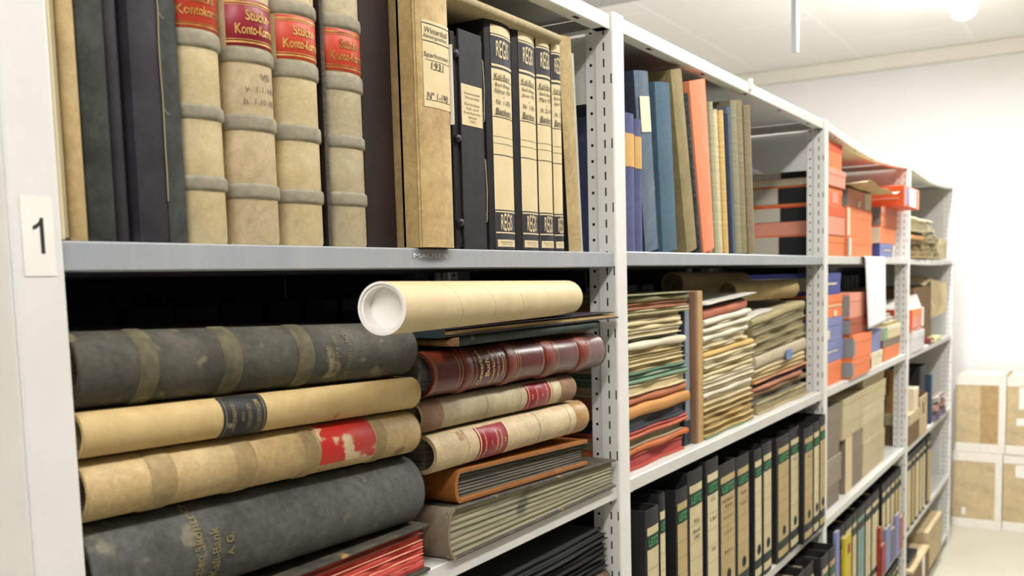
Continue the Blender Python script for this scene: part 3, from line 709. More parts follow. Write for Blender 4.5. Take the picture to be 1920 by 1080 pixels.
B_ = lying('smooth kraft-covered ledger with black paper label in the left pile', XL, .815, 1.3415, .036, .28, .013, KRAFT, KRAFT, PAGES, 'right', group=GP,
      titles=[dict(z=(fx(415)-XL, fx(497)-XL), m=BLACKL, tm=M('pale_gilt', '#A8935E', '#6F6448', 50, rough=.6), u=(-.97, .97), rules=[(fx(419)-XL, fx(420)-XL), (fx(491)-XL, fx(492)-XL)],
              text=[('BESTANDSBUCH', 0, fx(480)-XL, .028, .0050), ('GEWERKEN', 0, fx(463)-XL, .022, .0046), ('DER', 0, fx(450)-XL, .008, .003), ('GEWERKSCHAFT', 0, fx(434)-XL, .027, .0046)])])
A_ = lying('grey-green worn cloth ledger with rubbed bands on top of the left pile', XL, .812, 1.3915, .061, .30, .024, GRNG, GRNG, PAGES, 'right', group=GP,
      bands=[(fx(264)-XL, fx(300)-XL), (fx(422)-XL, fx(457)-XL), (fx(562)-XL, fx(592)-XL)], bandm=OLIVEB, bh=.0014,
      letters=(M('faint_gilt', '#77704F', '#5E5A44', 60, rough=.7), [('KONTO SKONTRO', 0, fx(656)-XL, .050, .0066, 0, .01), ('der Kali-Bank', 0, fx(634)-XL, .040, .0056), ('A. G.', 0, fx(616)-XL, .016, .0060, 0, .01)]))

GQ = 'old books lying in the right pile'
def edge_book(label, x0, x1, y0, D, z0, tl, tr, sm, bm, pm, sr, bt=.0035, name='book', **k):
    """a closed book lying with its spine to the left and its head edge to the aisle"""
    t = thing(name, label, 'book', (x0, y0, z0), (0, k.get('roty', 0), 0), GQ); w = x1-x0
    T = lambda x: tl+(tr-tl)*x/w
    sp = MB(); n = 12
    def so(u, v):
        a = -PI/2+PI*u; return (sr-sr*math.cos(a), D*v, tl/2+tl/2*math.sin(a))
    def si(u, v):
        a = -PI/2+PI*u; return (sr-(sr-bt)*math.cos(a), D*v, tl/2+(tl/2-bt)*math.sin(a))
    sp.grid(so, n, 1, 0, True, flip=True); sp.grid(si, n, 1, 0, True)
    for v, fl in ((0, 0), (1, 1)):
        vs = [so(i/n, v) for i in range(n+1)]+[si(i/n, v) for i in range(n+1)]
        fs = [(i, i+1, n+2+i, n+1+i) for i in range(n)]; sp.add(vs, [f[::-1] if fl else f for f in fs])
    s = sp.build('spine', sm, t)
    MB().hexa([(sr-.001, 0, 0), (w, 0, 0), (w, D, 0), (sr-.001, D, 0), (sr-.001, 0, bt), (w, 0, bt), (w, D, bt), (sr-.001, D, bt)]).build('cover_board', bm, t, bevel=.0012)
    MB().hexa([(sr-.001, 0, tl-bt), (w, 0, tr-bt), (w, D, tr-bt), (sr-.001, D, tl-bt), (sr-.001, 0, tl), (w, 0, tr), (w, D, tr), (sr-.001, D, tl)]).build('cover_board', bm, t, bevel=.0012)
    e = k.get('ins', .006); n2 = 20; rn = random.Random(11)
    jy = [.0016*(rn.random()-.5) for _ in range(n2+1)]
    p = MB(); NL = 14
    def fn(u, v):
        x = bt+(w-e-bt)*v; th = T(x)-2*bt-.0004; l = int(round(u*NL))
        return (x, e*.6+jy[int(round(v*n2))]*.5+(.0010 if l % 2 else 0)*(1+((l*7) % 5)*.3), bt+.0002+th*u)
    p.grid(fn, NL, n2, 0, False)
    x = w-e; th = T(x)-2*bt-.0004
    p.add([(x, e*.6, bt), (x, D-.006, bt), (x, D-.006, bt+th), (x, e*.6, bt+th)], [(0, 1, 2, 3)])
    p.build('page_block', pm, t)
    return t
PAGEH = M('grey_page_layers', '#A9A184', '#6E6A54', 22, stretch=(.35, 1, 16), rough=.9, bump=.5, bscale=26, spots='#5E5C4C', sscale=9, sth=.66)
PAGEK = M('sooty_page_layers', '#6F695C', '#3E3A33', 26, stretch=(.25, 1, 18), rough=.9, bump=.5, bscale=26)
edge_book('thick grey-brown book with bulky page edges, bottom of the right pile', fx(838, 0, 1000), 1.322, -.002, .30, Z2, .064, .045, GBRN, MARB, PAGEH, .016, ins=.008)
z_ = Z2+.0648
edge_book('brown leather book with gilt-edged sooty pages in the right pile', fx(846, 0, 900)+.012, 1.235, .004, .27, z_, .043, .040, BRNL, BRNL, PAGEK, .013, bt=.006, ins=.010, roty=R(2.3))
R4 = lying('vellum book with hollow open spine and wine-red title in the right pile', .836, 1.226, 1.2495, .047, .27, .019, VEL4, VEL4, PAGED, 'left', tilt=R(.9), group=GQ, y0=-.004, thick=.0045,
      bands=[(1.226-fx(1010, 0, 830)-.001, 1.226-fx(1010, 0, 830)+.0015), (1.226-fx(1066, 0, 800)-.001, 1.226-fx(1066, 0, 800)+.0015), (1.226-fx(876, 0, 850)-.001, 1.226-fx(876, 0, 850)+.0015)], bandm=VEL2, bh=.0008,
      cap=(M('leather_corner_tan', '#B38B58', '#A37B4C', 20, rough=.5, bump=.2), [(0, .040)]),
      titles=[dict(z=(1.226-fx(950, 0, 830), 1.226-fx(895, 0, 840)), m=DRED, tm=M('label_gilt', '#D8BC86', rough=.45), u=(-.85, .85), rules=[(1.226-fx(949, 0, 830), 1.226-fx(947, 0, 830)), (1.226-fx(898, 0, 840), 1.226-fx(896, 0, 840))],
              text=[('Mitgliederbuch', 0, 1.226-fx(906, 0, 840), .033, .0056), ('der', 0, 1.226-fx(917, 0, 840), .006, .003), ('Gewerkschaft', 0, 1.226-fx(927, 0, 840), .029, .0050), ('Habichtshorst', 0, 1.226-fx(935, 0, 840), .027, .0044), ('IV', 0, 1.226-fx(942, 0, 840), .006, .0044)])])
lying('grey vellum book with mole-brown leather ends and red title in the right pile', .822, 1.202, 1.2955, .038, .27, .014, VEL2, VEL2, PAGES, 'right', tilt=R(.9), group=GQ, y0=.004,
      bands=[(fx(920, 0, 760)-.822, fx(920, 0, 760)-.8195), (fx(982, 0, 750)-.822, fx(982, 0, 750)-.8195)], bandm=VEL2, bh=.0008,
      cap=(MOLE, [(0, fx(838, 0, 780)-.822), (fx(1058, 0, 740)-.822, .380)]),
      titles=[dict(z=(fx(994, 0, 745)-.822, fx(1041, 0, 745)-.822), m=DRED, tm=MATS['label_gilt'], u=(-.9, .9), rules=[(fx(996, 0, 745)-.822, fx(997, 0, 745)-.822), (fx(1037, 0, 745)-.822, fx(1039, 0, 745)-.822)],
              text=[('Mitgliederbuch', 0, fx(1030, 0, 745)-.822, .029, .0054), ('der', 0, fx(1021, 0, 745)-.822, .005, .003), ('Gewerkschaft', 0, fx(1012, 0, 745)-.822, .026, .0048), ('III', 0, fx(1002, 0, 745)-.822, .006, .0046)])])
rx = lambda p: 1.281-fx(p, -.006, 690)
red = lying('glossy dark red leather ledger with raised bands and gilt title in the right pile', .828, 1.281, 1.3450, .053, .29, .020, REDL, REDL, PAGED, 'left', tilt=R(.7), group=GQ, y0=-.008, bh=.002,
      bands=[(rx(885), rx(868)), (rx(967), rx(950)), (rx(1040), rx(1022)), (rx(1102), rx(1086))], bandm=REDB,
      gilt=[(rx(p), rx(p)+.0007) for p in (814, 817, 859, 865, 891, 945, 970, 974, 1017, 1043, 1046, 1082, 1105, 1128)],
      letters=(MATS['label_gilt'], [('Gewerken', .001, rx(899), .042, .0086, 0, .01), ('Buch', .001, rx(911), .022, .0096, 0, .015), ('Gewerkschaft', 0, rx(922), .042, .0066), ('Siegfried-Giesen', 0, rx(932), .040, .0050), ('Hannover', 0, rx(940), .024, .0046)]),
      cap=(REDB, [(.4475, .4525)]))
zb = 1.3745
t = thing('album', 'thin dark green album with brown leather spine lying on the red ledger', 'album', (.862, -.006, zb), (0, 0, 0), GQ)
m_ = MB(); wv = lambda v: .0006*math.sin(v*9)
pr = [(.28, 0), (.004, 0), (0, .004), (0, .009), (.004, .0125), (.28, .0125)]
m_.grid(lambda u, v: (.022+.393*v, pr[int(round(u*5))][0]-(.006*(v-.94)/.06 if v > .94 else 0)*-1, pr[int(round(u*5))][1]+wv(v)*0), 5, 16, 0, True)
for v, X in ((0, .022), (1, .415)): m_.add([(X, a+(.006 if v else 0), b) for a, b in pr], [tuple(range(6)) if v else tuple(range(6))[::-1]])
m_.build('cover', M('dark_green_worn_cloth', '#2C3A34', '#3F4C44', 18, rough=.75, bump=.2, spots='#7E8270', sscale=30, sth=.68), t)
MB().grid(lambda u, v: (.0222-.0216*math.sin(PI*u)**.5, -.001+.28*v, .0063-.0055*math.cos(PI*u)), 8, 1).add([(.0222-.0216*math.sin(PI*k/8)**.5, -.001, .0063-.0055*math.cos(PI*k/8)) for k in range(9)], [tuple(range(9))]).build('spine', M('cracked_tan_leather', '#9A6A3C', '#C09A66', 30, stretch=(1, 1, 4), rough=.6, bump=.3), t)
zb += .0131
t = thing('folder', 'dark open folder with cream sheets lying under the mailing tube', 'folder', (fx(826, -.01, 620), -.008, zb), (0, 0, 0), GQ); w = 1.327-fx(826, -.01, 620)
def sheet(z, x0, x1, th, y=0.0, sagk=.0): return MB().grid(lambda u, v: (x0+(x1-x0)*v, (.26 if u in (0, 1) else y), z+(th if u > .5 else 0)+sagk*math.sin(PI*v)), 3, 10, 0, False)
def plank(z, x0, x1, th, y=0.0, d=.26): return MB().box(x0, x1, y, d, z, z+th)
plank(0, 0, w, .0022).build('cover_board', M('plum_black_card', '#2A232A', '#3A3036', 12, rough=.6), t)
plank(.0024, .012, w-.004, .0042, .003).build('sheets', papers('#D9BC82', '#B99A62'), t)
plank(.0086, 0, w*.97, .0018, .001).build('cover_board', MATS['plum_black_card'], t)
plank(0, -.0015, .010, .0104, -.0008).build('spine', M('dark_teal_cloth', '#25343A', '#2E3E44', 20, rough=.7), t)
zb += .0108
# mailing tube lying across both piles
p0, p1 = Vector((.628, -.100, 1.4300)), Vector((1.192, .012, 1.4245)); ax = (p1-p0)
t = thing('mailing_tube', 'kraft cardboard mailing tube with white open end jutting out of the shelf', 'tube', p0)
Lt = ax.length; an = ax.normalized()
MB().ring((0, 0, 0), ax, .0248, .0226, Lt, 48, 0, 1, 1).build('tube_wall', [TUBEK, TUBEW], t)
MB().ring(an*.002, ax, .0224, .0200, Lt*.8, 48, 0, 0, 0).build('rolled_paper', TUBEW, t)
a_ = an.orthogonal().normalized(); b_ = an.cross(a_)
f = MB(); f.add([an*.016+(a_*math.cos(k)+b_*math.sin(k))*.0199 for k in [2*PI*i/32 for i in range(32)]], [tuple(range(32))]); f.build('end_paper', TUBEW, t)
s = MB()
for k in range(3):
    s.tube([an*(.09+.11*k+.05*(q/12))+(a_*math.cos(2*PI*q/24+k)+b_*math.sin(2*PI*q/24+k))*.02485 for q in range(25)], .00025, 4)
s.build('wound_seam', M('tube_seam', '#A08C60', rough=.8), t)

# ------------------------------------------------------------------ nearest bay, third shelf: brown ledgers with dark portfolios on them
z = SL[0][3]+.0005
BRN2 = M('dull_brown_leather', '#5C4434', '#6E523C', 14, rough=.6, bump=.15)
for i, lab in enumerate(('brown leather ledger, lowest of three under the dark portfolios', 'brown leather ledger, middle of three under the dark portfolios', 'brown leather ledger directly under the dark portfolios')):
    lying(lab, .93, 1.318, z+.04, .079, .27, .02, BRN2, BRN2, PAGED, 'right', tilt=0, y0=.004, group='brown ledgers on the third shelf'); z += .0797
MB().box(0, .06, 0, .2, 0, .003).build('paper_tab', M('orange_brown_card', '#B5743E', rough=.8), tag(thing('card_slip', 'orange-brown card slip poking out under the dark portfolios', 'card', (1.10, -.008, z)), None))
z += .0036
rn = random.Random(21)
for i in range(7):
    th = .0088; x1 = 1.318-.012*rn.random(); dk = ('#1E1F20', '#2A2B2A', '#262B28', '#201D1F')[i % 4]
    folder('black portfolio, %s from the top of the dark pile under the ledgers' % nth(7-i), .90+.02*rn.random(), x1, .012+.006*rn.random(), .26, z, z, th, th, card(dk), 'open', papers('#39383A', '#1C1C1D'), 'dark portfolios below the ledgers', .003, 'portfolio', 'portfolio', i+50)
    z += th+.0004
# ------------------------------------------------------------------ second bay, upper shelf
Z1b = SL[1][1]+.0005
LEAN0 = [-9]
def upright(label, pl, pr, pt, mats, y0=.012, D=.25, name='book', cat='book', group=None, rnd=.004, pym=350, zsh=None, label_band=None):
    zs = Z1b if zsh is None else zsh
    a, b_ = at(pl, pym, y0).x+.0004, at(pr, pym, y0).x-.0004; H_ = at((pl+pr)/2, pt, y0).z-zs; w = b_-a
    t = thing(name, label, cat, (a, y0, zs), (0, 0, 0), group); sm, bm, pm = mats
    mb = MB(); n = 8; mb.grid(lambda u, v: (w*u, rnd*(2*u-1)**2, H_*v), n, 1)
    mb.add([(w*k/n, rnd*(2*k/n-1)**2, H_) for k in range(n+1)]+[(w, rnd+.006, H_), (0, rnd+.006, H_)], [tuple(range(n+3))]); mb.build('spine', sm, t)
    k = min(.003, w*.2)
    MB().box(0, k, rnd+.0002, D, 0, H_).build('cover_board', bm, t); MB().box(w-k, w, rnd+.0002, D, 0, H_).build('cover_board', bm, t)
    if w > .01: MB().box(k, w-k, rnd+.0065, D-.004, .003, H_-.004).build('page_block', pm, t)
    if label_band:
        l0, l1, py1, py0, m = label_band; zA, zB = at((pl+pr)/2, py1, y0).z-zs, at((pl+pr)/2, py0, y0).z-zs
        MB().grid(lambda u, v: (w*(l0+(l1-l0)*u), rnd*(2*(l0+(l1-l0)*u)-1)**2-.0008, zA+(zB-zA)*v), 6, 1).build('spine_label', m, t)
    return t
upright('violet-blue book with tan label, lower one beside the second upright', 1176.5, 1194, 213, (VIOL, VIOL, PAGES), y0=.012, D=.2, label_band=(0, 1, 313, 251, LABT))
upright('narrow violet-blue book with tan label, second from the second upright', 1194.5, 1207, 224, (VIOL, VIOL, PAGES), y0=.012, D=.2, label_band=(0, 1, 317, 257, LABT))
G2 = 'folders and books leaning on the second bay'
LE = [ ('tall slate-blue book with navy boards and a blank white label', 1214, 1239.5, 1192, 131, .023, .24, (SLATE, NAVY, PAGES), 'book', 'book'),
 ('blue-teal cloth book leaning against the slate-blue one', 1247, 1274, 1231, 152, .016, .25, (TEAL, TEAL, PAGES), 'book', 'book'),
  # label, bottom-left px, bottom-right px, top-left px, top py, y0, depth, materials, name, cat
 ('thick olive-tan board book leaning left beside the blue books', 1292, 1311.5, 1261, 130, .014, .26, (OLIV, OLIV, PAGES), 'book', 'book'),
 ('thin speckled black notebook leaning beside the olive-tan book', 1312, 1315.5, 1282, 176, .012, .22, (SPECK, SPECK, PAGES), 'notebook', 'notebook'),
 ('bright orange folder, wider of the two leaning in the second bay', 1316, 1337, 1284, 154, .006, .25, (ORAN, ORAN, papers('#D9BC90', '#B79A6A')), 'paper_folder', 'folder'),
 ('narrow orange folder leaning behind the wider orange one', 1337.5, 1343, 1324, 164, .020, .24, (ORAN, ORAN, papers('#D9BC90', '#B79A6A')), 'paper_folder', 'folder'),
 ('pale green paper folder leaning right of the orange folders', 1343.5, 1348, 1331, 190, .012, .22, (card('#A9AF8C'), card('#A9AF8C'), PAGES), 'paper_folder', 'folder'),
 ('cream paper folder leaning between green and yellow folders', 1348.5, 1354, 1335, 205, .010, .22, (card('#DCCDA6'), card('#DCCDA6'), PAGES), 'paper_folder', 'folder'),
 ('yellow-buff folder leaning in the middle of the second bay', 1354.5, 1362, 1339, 207, .006, .22, (card('#D2B06C'), card('#D2B06C'), PAGES), 'paper_folder', 'folder'),
 ('white paper folder leaning beside the yellow-buff one', 1362.5, 1369, 1347, 215, .014, .21, (card('#E2D8BE'), card('#E2D8BE'), PAGES), 'paper_folder', 'folder'),
 ('thin dark blue folder leaning between pale and grey folders', 1369.5, 1374, 1355, 213, .010, .22, (NAVY, NAVY, PAGES), 'paper_folder', 'folder'),
 ('slim blue-grey folder leaning right of the dark blue one', 1374.5, 1379.5, 1360, 200, .012, .23, (SLATE, SLATE, PAGES), 'paper_folder', 'folder'),
 ('olive-grey folder leaning third from the right end', 1380, 1390, 1364, 188, .010, .23, (card('#8E8A70'), card('#7F7B62'), PAGES), 'paper_folder', 'folder'),
 ('khaki folder leaning second from the right end', 1390.5, 1403, 1374, 187, .012, .23, (card('#8B7F5C'), card('#7D7252'), PAGES), 'paper_folder', 'folder'),
 ('frayed brown-grey folder at the right end of the leaning row', 1403.5, 1416, 1387, 197, .010, .23, (card('#857558'), card('#76684C'), PAGES), 'paper_folder', 'folder')]
for (lab, bl, br, tl, pt, y0, D, mats, nm, ct) in LE:
    o_, w_, h_ = leaning(lab, bl, br, tl, pt, y0, Z1b, D, mats, nm, ct, G2, pym=472, rnd=.004, yref=y0 if y0 in (.023, .016) else .014)
    LEAN0.append(max(o_.rotation_euler.y, max(LEAN0[3:] or [-9]), (LEAN0[-1] if len(LEAN0) == 2 else -9))); o_.rotation_euler.y = LEAN0[-1]
    if lab.startswith('bright orange'):        # its fold gapes wider towards the top
        for ch in o_.children:
            for v_ in ch.data.vertices: v_.co.x *= 1+.42*v_.co.z/h_
    if lab.startswith('tall slate'): MB().box(w_*.12, w_*.80, -.0012, -.0004, at(1213, 250, y0).z-Z1b, at(1213, 184, y0).z-Z1b).build('blank_label', LABW, o_)

# ------------------------------------------------------------------ second bay, middle shelf: piled folders
Z2b = SL[1][2]+.0004
PILED = {}
def pile(spec, x0, y0, z, where, x1b, D=.24, tilt_top=0.0, seed=0, top_first=True):
    """spec from the bottom up: (colour word, hex, kind, mm, right end x, left shift[, y shift, noun])"""
    N = len(spec); zl = zr = z
    for i, q in enumerate(spec):
        word, hx, kind, mm, xr = q[:5]; dx = q[5] if len(q) > 5 else 0; dy = q[6] if len(q) > 6 else 0; noun = q[7] if len(q) > 7 else 'folder'
        t = mm/1000; k = 1+tilt_top*(1 if 1 < i < N-1 else .4)
        pos = '%s from the bottom' % nth(i+1) if i+1 <= N/2 else ('topmost' if i == N-1 else '%s from the top' % nth(N-i))
        lab = ('%s %s, %s, %s' % (word, noun, pos, where)) if i else '%s %s, lowest, %s' % (word, noun, where)
        pm = papers(q[8], q[9]) if len(q) > 9 else papers('#D6C59A', '#A8976C')
        u0, u1 = dx/.3, (xr-x0)/.3
        PILED[lab] = folder(lab, x0+dx, xr, y0+dy, D, zl+(zr-zl)*u0, zl+(zr-zl)*u1, t*(1+(k-1)*u0), t*(1+(k-1)*u1), card(hx), kind, pm, 'folders '+where, .003 if mm < 12 else .004, 'paper_folder', 'folder', seed+i)
        zl += t+.0007; zr += t*k+.0007
    return zl, zr
cr = ('#DECFA4', '#B3A274')
pile([('red', '#B9503F', 'open', 26, 1.690, .0, .010, 'file', '#B8504A', '#A3433E'), ('burnt orange', '#C0693A', 'fold', 13, 1.709, 0, .004), ('grey-beige', '#A89A7C', 'open', 14, 1.690, 0, .010, 'file', '#A39678', '#7E7258'),
      ('brick orange', '#BE6142', 'fold', 7, 1.709, 0, .004), ('dull red', '#B3524A', 'fold', 7, 1.709, 0, .006), ('charcoal', '#3A3F46', 'open', 20, 1.700, 0, .008, 'binder', '#4A4C50', '#2F3136'),
      ('tan-orange', '#C28A4C', 'fold', 22, 1.709, 0, .0, 'envelope'), ('salmon orange', '#C27A55', 'fold', 17, 1.705, 0, .006), ('cream', '#D8C79A', 'open', 18, 1.705, 0, .006, 'bundle')+cr,
      ('green', '#6F8C72', 'fold', 7, 1.705, 0, .004), ('grey-green', '#7F957C', 'fold', 7, 1.704, 0, .008), ('dark green', '#5C7A64', 'fold', 6, 1.700, 0, .006), ('buff', '#CDB888', 'open', 9, 1.695, 0, .010, 'folder')+cr,
      ('creamy', '#D9CAA0', 'open', 9, 1.692, 0, .006)+cr, ('pale buff', '#D3C294', 'fold', 8, 1.690, 0, .010), ('buff', '#C9B88A', 'open', 8, 1.694, 0, .008, 'sheaf')+cr,
      ('thick ivory', '#E0D6BC', 'fold', 14, 1.688, 0, .002), ('grey', '#8A8468', 'fold', 6, 1.676, 0, .014, 'sheaf'), ('off-white', '#D9CFB4', 'open', 10, 1.676, 0, .006)+cr, ('cream', '#DCCBA0', 'fold', 9, 1.684, 0, .008),
      ('buff', '#D5C498', 'fold', 8, 1.674, 0, .006), ('ivory', '#D8C8A0', 'open', 8, 1.676, 0, .010)+cr, ('khaki', '#A59A72', 'fold', 5, 1.709, 0, .002), ('olive-beige', '#B2A880', 'fold', 5, 1.709, 0, .004),
      ('dull orange', '#B07650', 'open', 10, 1.709, 0, .004, 'folder', '#A87A58', '#8A6448'), ('dark olive', '#7C7850', 'fold', 12, 1.709, 0, .004), ('grey-green', '#8B8C6A', 'fold', 3, 1.709, 0, .0, 'sheet')],
     1.400, .020, Z2b, 'in the pile beside the second upright', None, seed=100)
t = thing('binder', 'dark navy binder standing between the folder pile and the wooden plank', 'binder', (1.7125, .034, Z2b))
MB().box(0, .030, 0, .22, 0, .305).build('cover', M('dark_navy_board', '#2B333D', '#313A45', 20, rough=.6), t, bevel=.002)
MB().box(.004, .026, -.0006, .0, .05, .28).build('spine_label', M('grey_blue_spine', '#7F8C98', rough=.7), t)
t = thing('wooden_plank', 'upright wooden plank dividing the two folder piles', 'plank', (1.7475, .022, Z2b))
MB().box(.010, .036, 0, .24, 0, .305).build('plank', WOOD, t, bevel=.001)
MB().box(0, .0098, .001, .24, 0, .304).build('facing', WOODR, t, bevel=.0008)
# pale folders right of the plank
sp2 = [('green', '#6E7E56', 'fold', 4, 2.120, 0, .0, 'sheet'), ('tan', '#BFA46C', 'open', 13, 2.128, 0, .004, 'bundle', '#BFA36C', '#8F7746'), ('straw', '#C2A970', 'open', 13, 2.128, 0, .004, 'bundle', '#C4A972', '#937B4A'),
       ('honey', '#C0A468', 'open', 12, 2.120, 0, .006, 'bundle', '#C0A46A', '#96794A'), ('buff', '#C8B27C', 'open', 12, 2.115, 0, .006, 'bundle', '#C8B07A', '#9C8452'), ('sand', '#CDBB8A', 'open', 11, 2.112, 0, .004, 'folder', '#CDB988', '#A18E60'),
       ('ivory', '#D8CAA4', 'open', 12, 2.110, 0, .006)+cr, ('white', '#E2D9C2', 'fold', 12, 2.108, 0, .004), ('cream', '#DDD0AC', 'fold', 9, 2.118, 0, .004), ('white', '#E0D6BC', 'open', 11, 2.122, 0, .002, 'folder', '#E0D6BA', '#BCAE88'),
       ('ivory', '#DACDA8', 'fold', 8, 2.124, 0, .006), ('cream', '#D9C99C', 'fold', 9, 2.120, 0, .004), ('pale buff', '#D2BE8C', 'fold', 10, 2.118, 0, .006), ('off-white', '#DED2B2', 'open', 13, 2.126, 0, .002, 'folder', '#DDD1B0', '#AFA078'),
       ('ivory', '#D6C8A0', 'fold', 6, 2.130, 0, .0), ('yellow-buff', '#D0AE68', 'fold', 11, 2.122, 0, .002, 'envelope'), ('cream', '#DCCDA2', 'fold', 8, 2.100, 0, .010), ('white', '#E0D6BC', 'open', 12, 2.070, 0, .008, 'sheaf')+cr,
       ('white', '#E4DCC6', 'fold', 12, 2.085, 0, .004), ('cream', '#DDCFA6', 'fold', 4, 2.088, 0, .006), ('white', '#E5DDC8', 'fold', 11, 2.098, 0, .002), ('ivory', '#DACCA4', 'fold', 4, 2.096, 0, .006), ('white', '#E6DFCC', 'fold', 12, 2.104, 0, .0),
       ('salmon', '#BF7258', 'fold', 20, 2.085, 0, .004), ('dark brown', '#4A3C34', 'open', 8, 2.075, 0, .012, 'folder', '#5A4A3E', '#3A2E28'), ('pale grey', '#CFCBBE', 'fold', 2.5, 2.125, 0, -.004, 'card')]
pile(sp2, 1.797, .022, Z2b, 'in the pale pile right of the plank', None, tilt_top=.06, seed=200)
sp3 = [('cream', '#B3A67E', 'open', 28, 2.630, 0.03, .004, 'file', '#ADA078', '#8A7E5A'), ('grey', '#7E7660', 'open', 13, 2.590, .0, .012, 'sheaf', '#77705A', '#544E3C'), ('brown', '#8A6A48', 'fold', 12, 2.615, 0, .008),
       ('salmon', '#B8795C', 'fold', 11, 2.560, 0, .004), ('dark plum', '#4E4450', 'open', 8, 2.585, 0, .010, 'sheaf', '#5C5258', '#3A3238'), ('orange-buff', '#C0865A', 'fold', 5, 2.615, 0, .002),
       ('buff', '#C0A878', 'fold', 9, 2.590, 0, .006), ('tan', '#C6AE7E', 'fold', 9, 2.585, 0, .004), ('cream', '#CDB98C', 'fold', 9, 2.580, 0, .002), ('pale grey-beige', '#BEB195', 'fold', 30, 2.595, 0, .0, 'envelope'),
       ('grey-buff', '#A89C78', 'fold', 7, 2.585, .0, .008), ('khaki', '#9C9068', 'open', 20, 2.595, .0, .006, 'bundle', '#A3976E', '#786D4A'), ('olive-buff', '#A39870', 'open', 20, 2.600, .0, .008, 'bundle', '#A99D74', '#7C714C'),
       ('grey-olive', '#9A9070', 'open', 20, 2.598, .0, .006, 'bundle', '#A0966E', '#746A48'), ('buff', '#A89C72', 'fold', 17, 2.590, .0, .004), ('white', '#DAD6CC', 'fold', 3, 2.36, .0, .02, 'sheet')]
pile(sp3, 2.140, .026, Z2b, 'in the sloping pile beside the third upright', None, tilt_top=.11, seed=300)
# paper roll and green folder at the back
for k, o in PILED.items():
    if k.startswith('pale grey-beige envelope'):
        MB().box(.235, .285, -.0065, -.0052, .006, .030).build('blue_sticker', M('blue_sticker_paper', '#4E6FA6', '#7E95BC', 60, rough=.7), o)
t = thing('paper_roll', 'brown paper roll lying behind the tops of the folder piles', 'roll', (1.99, .170, 1.432))
ra = Vector((1, -.05, -.01)).normalized()
MB().ring((0, 0, 0), ra, .028, .024, .42, 28, 0, 0, 0).build('outer_wrap', M('brown_roll_paper', '#A38D62', '#8F7A52', 10, rough=.7), t)
MB().tube([ra*.004, ra*.41], .0235, 24).build('inner_roll', M('brown_roll_ends', '#7C6848', '#5E4C34', 60, rough=.8), t)
t = thing('paper_roll', 'tan paper roll resting on the sloping folder pile in front of another roll', 'roll', (2.14, .095, 1.410))
ra = Vector((1, -.08, -.005)).normalized()
MB().ring((0, 0, 0), ra, .025, .021, .42, 28, 0, 0, 0).build('outer_wrap', M('tan_roll_paper', '#A9925F', '#968050', 10, rough=.7), t)
MB().tube([ra*.004, ra*.41], .0205, 24).build('inner_roll', MATS['brown_roll_ends'], t)
t = thing('folder', 'green folder standing in shadow behind the folder pile', 'folder', (1.46, .27, Z2b))
MB().box(0, .006, 0, .006, 0, .30).box(0, .30, 0, .004, 0, .305).build('cover', GREENC, t)
MB().box(.004, .296, .0045, .02, .003, .30).build('papers', PAGES, t)

# ------------------------------------------------------------------ second bay, third shelf: lever-arch binders
Z3b = SL[1][3]+.0004
LG = 'green-banded lever-arch binders on the third shelf'
SC_ = M('pencil_script', '#5C5140', rough=.8)
LASTX = [-9, 0]
def arch(label, pl, pr, pt, pym, y0, zs, lm, label_top=.10, side=None, hole=True, fx_=(.10, .94), notes=(), D=.27, group=LG, H=None, lean=0.0, txt=True, cm=BLK):
    a, b_ = at(pl, pym, y0).x+.0003, at(pr, pym, y0).x-.0003; H_ = H or at((pl+pr)/2, pt, y0).z-zs
    a = max(a, LASTX[0]+.0008) if a < LASTX[0]+.2 and a > LASTX[0]-.08 and zs == LASTX[1] else a; LASTX[0] = max(b_, a+.012); LASTX[1] = zs; b_ = LASTX[0]
    H_ = min(H_, .352); A = lambda q: H_*(1-q); mid = sum(fx_)/2; s = fx_[1]-fx_[0]; lt = label_top
    pl_ = [(A(.965), A(lt), fx_, lm), (A(lt+.125), A(lt+.045), fx_, GREENB, [('LEITZ', mid, A(lt+.085), s*.80, H_*.046, 0, .02)] if txt else None, GREENT, .0009),
           (A(.905), A(.835), fx_, GREENB, None, None, .0009)]
    for k in range(4): z = A(lt+.24+.10*k); pl_.append((z, z+.0006, fx_, SC_, None, None, .0008))
    for (tx, q, w, h) in notes: pl_.append((A(q), A(q)-.0001, fx_, lm, [(tx, mid, A(q), s*w, h, .15)], SC_, .0007))
    return binder(label, a, b_, y0, zs, H_, D, cm, lean, plates=pl_, hole=(mid, H_*.235, min(.0125, (b_-a)*.27)) if hole else None, group=group, rnd=.002, name='lever_arch_binder', pm=PAGES)
LB = M('binder_label_cream', '#CFC09A', '#C2B28A', 12, rough=.75, spots='#A08B5C', sscale=30, sth=.7)
LB2 = M('binder_label_tan', '#BCA678', '#AE9768', 12, rough=.75, spots='#8C7040', sscale=30, sth=.7)
LB3 = M('binder_label_pale', '#D6C8A2', '#C9BA92', 12, rough=.75)
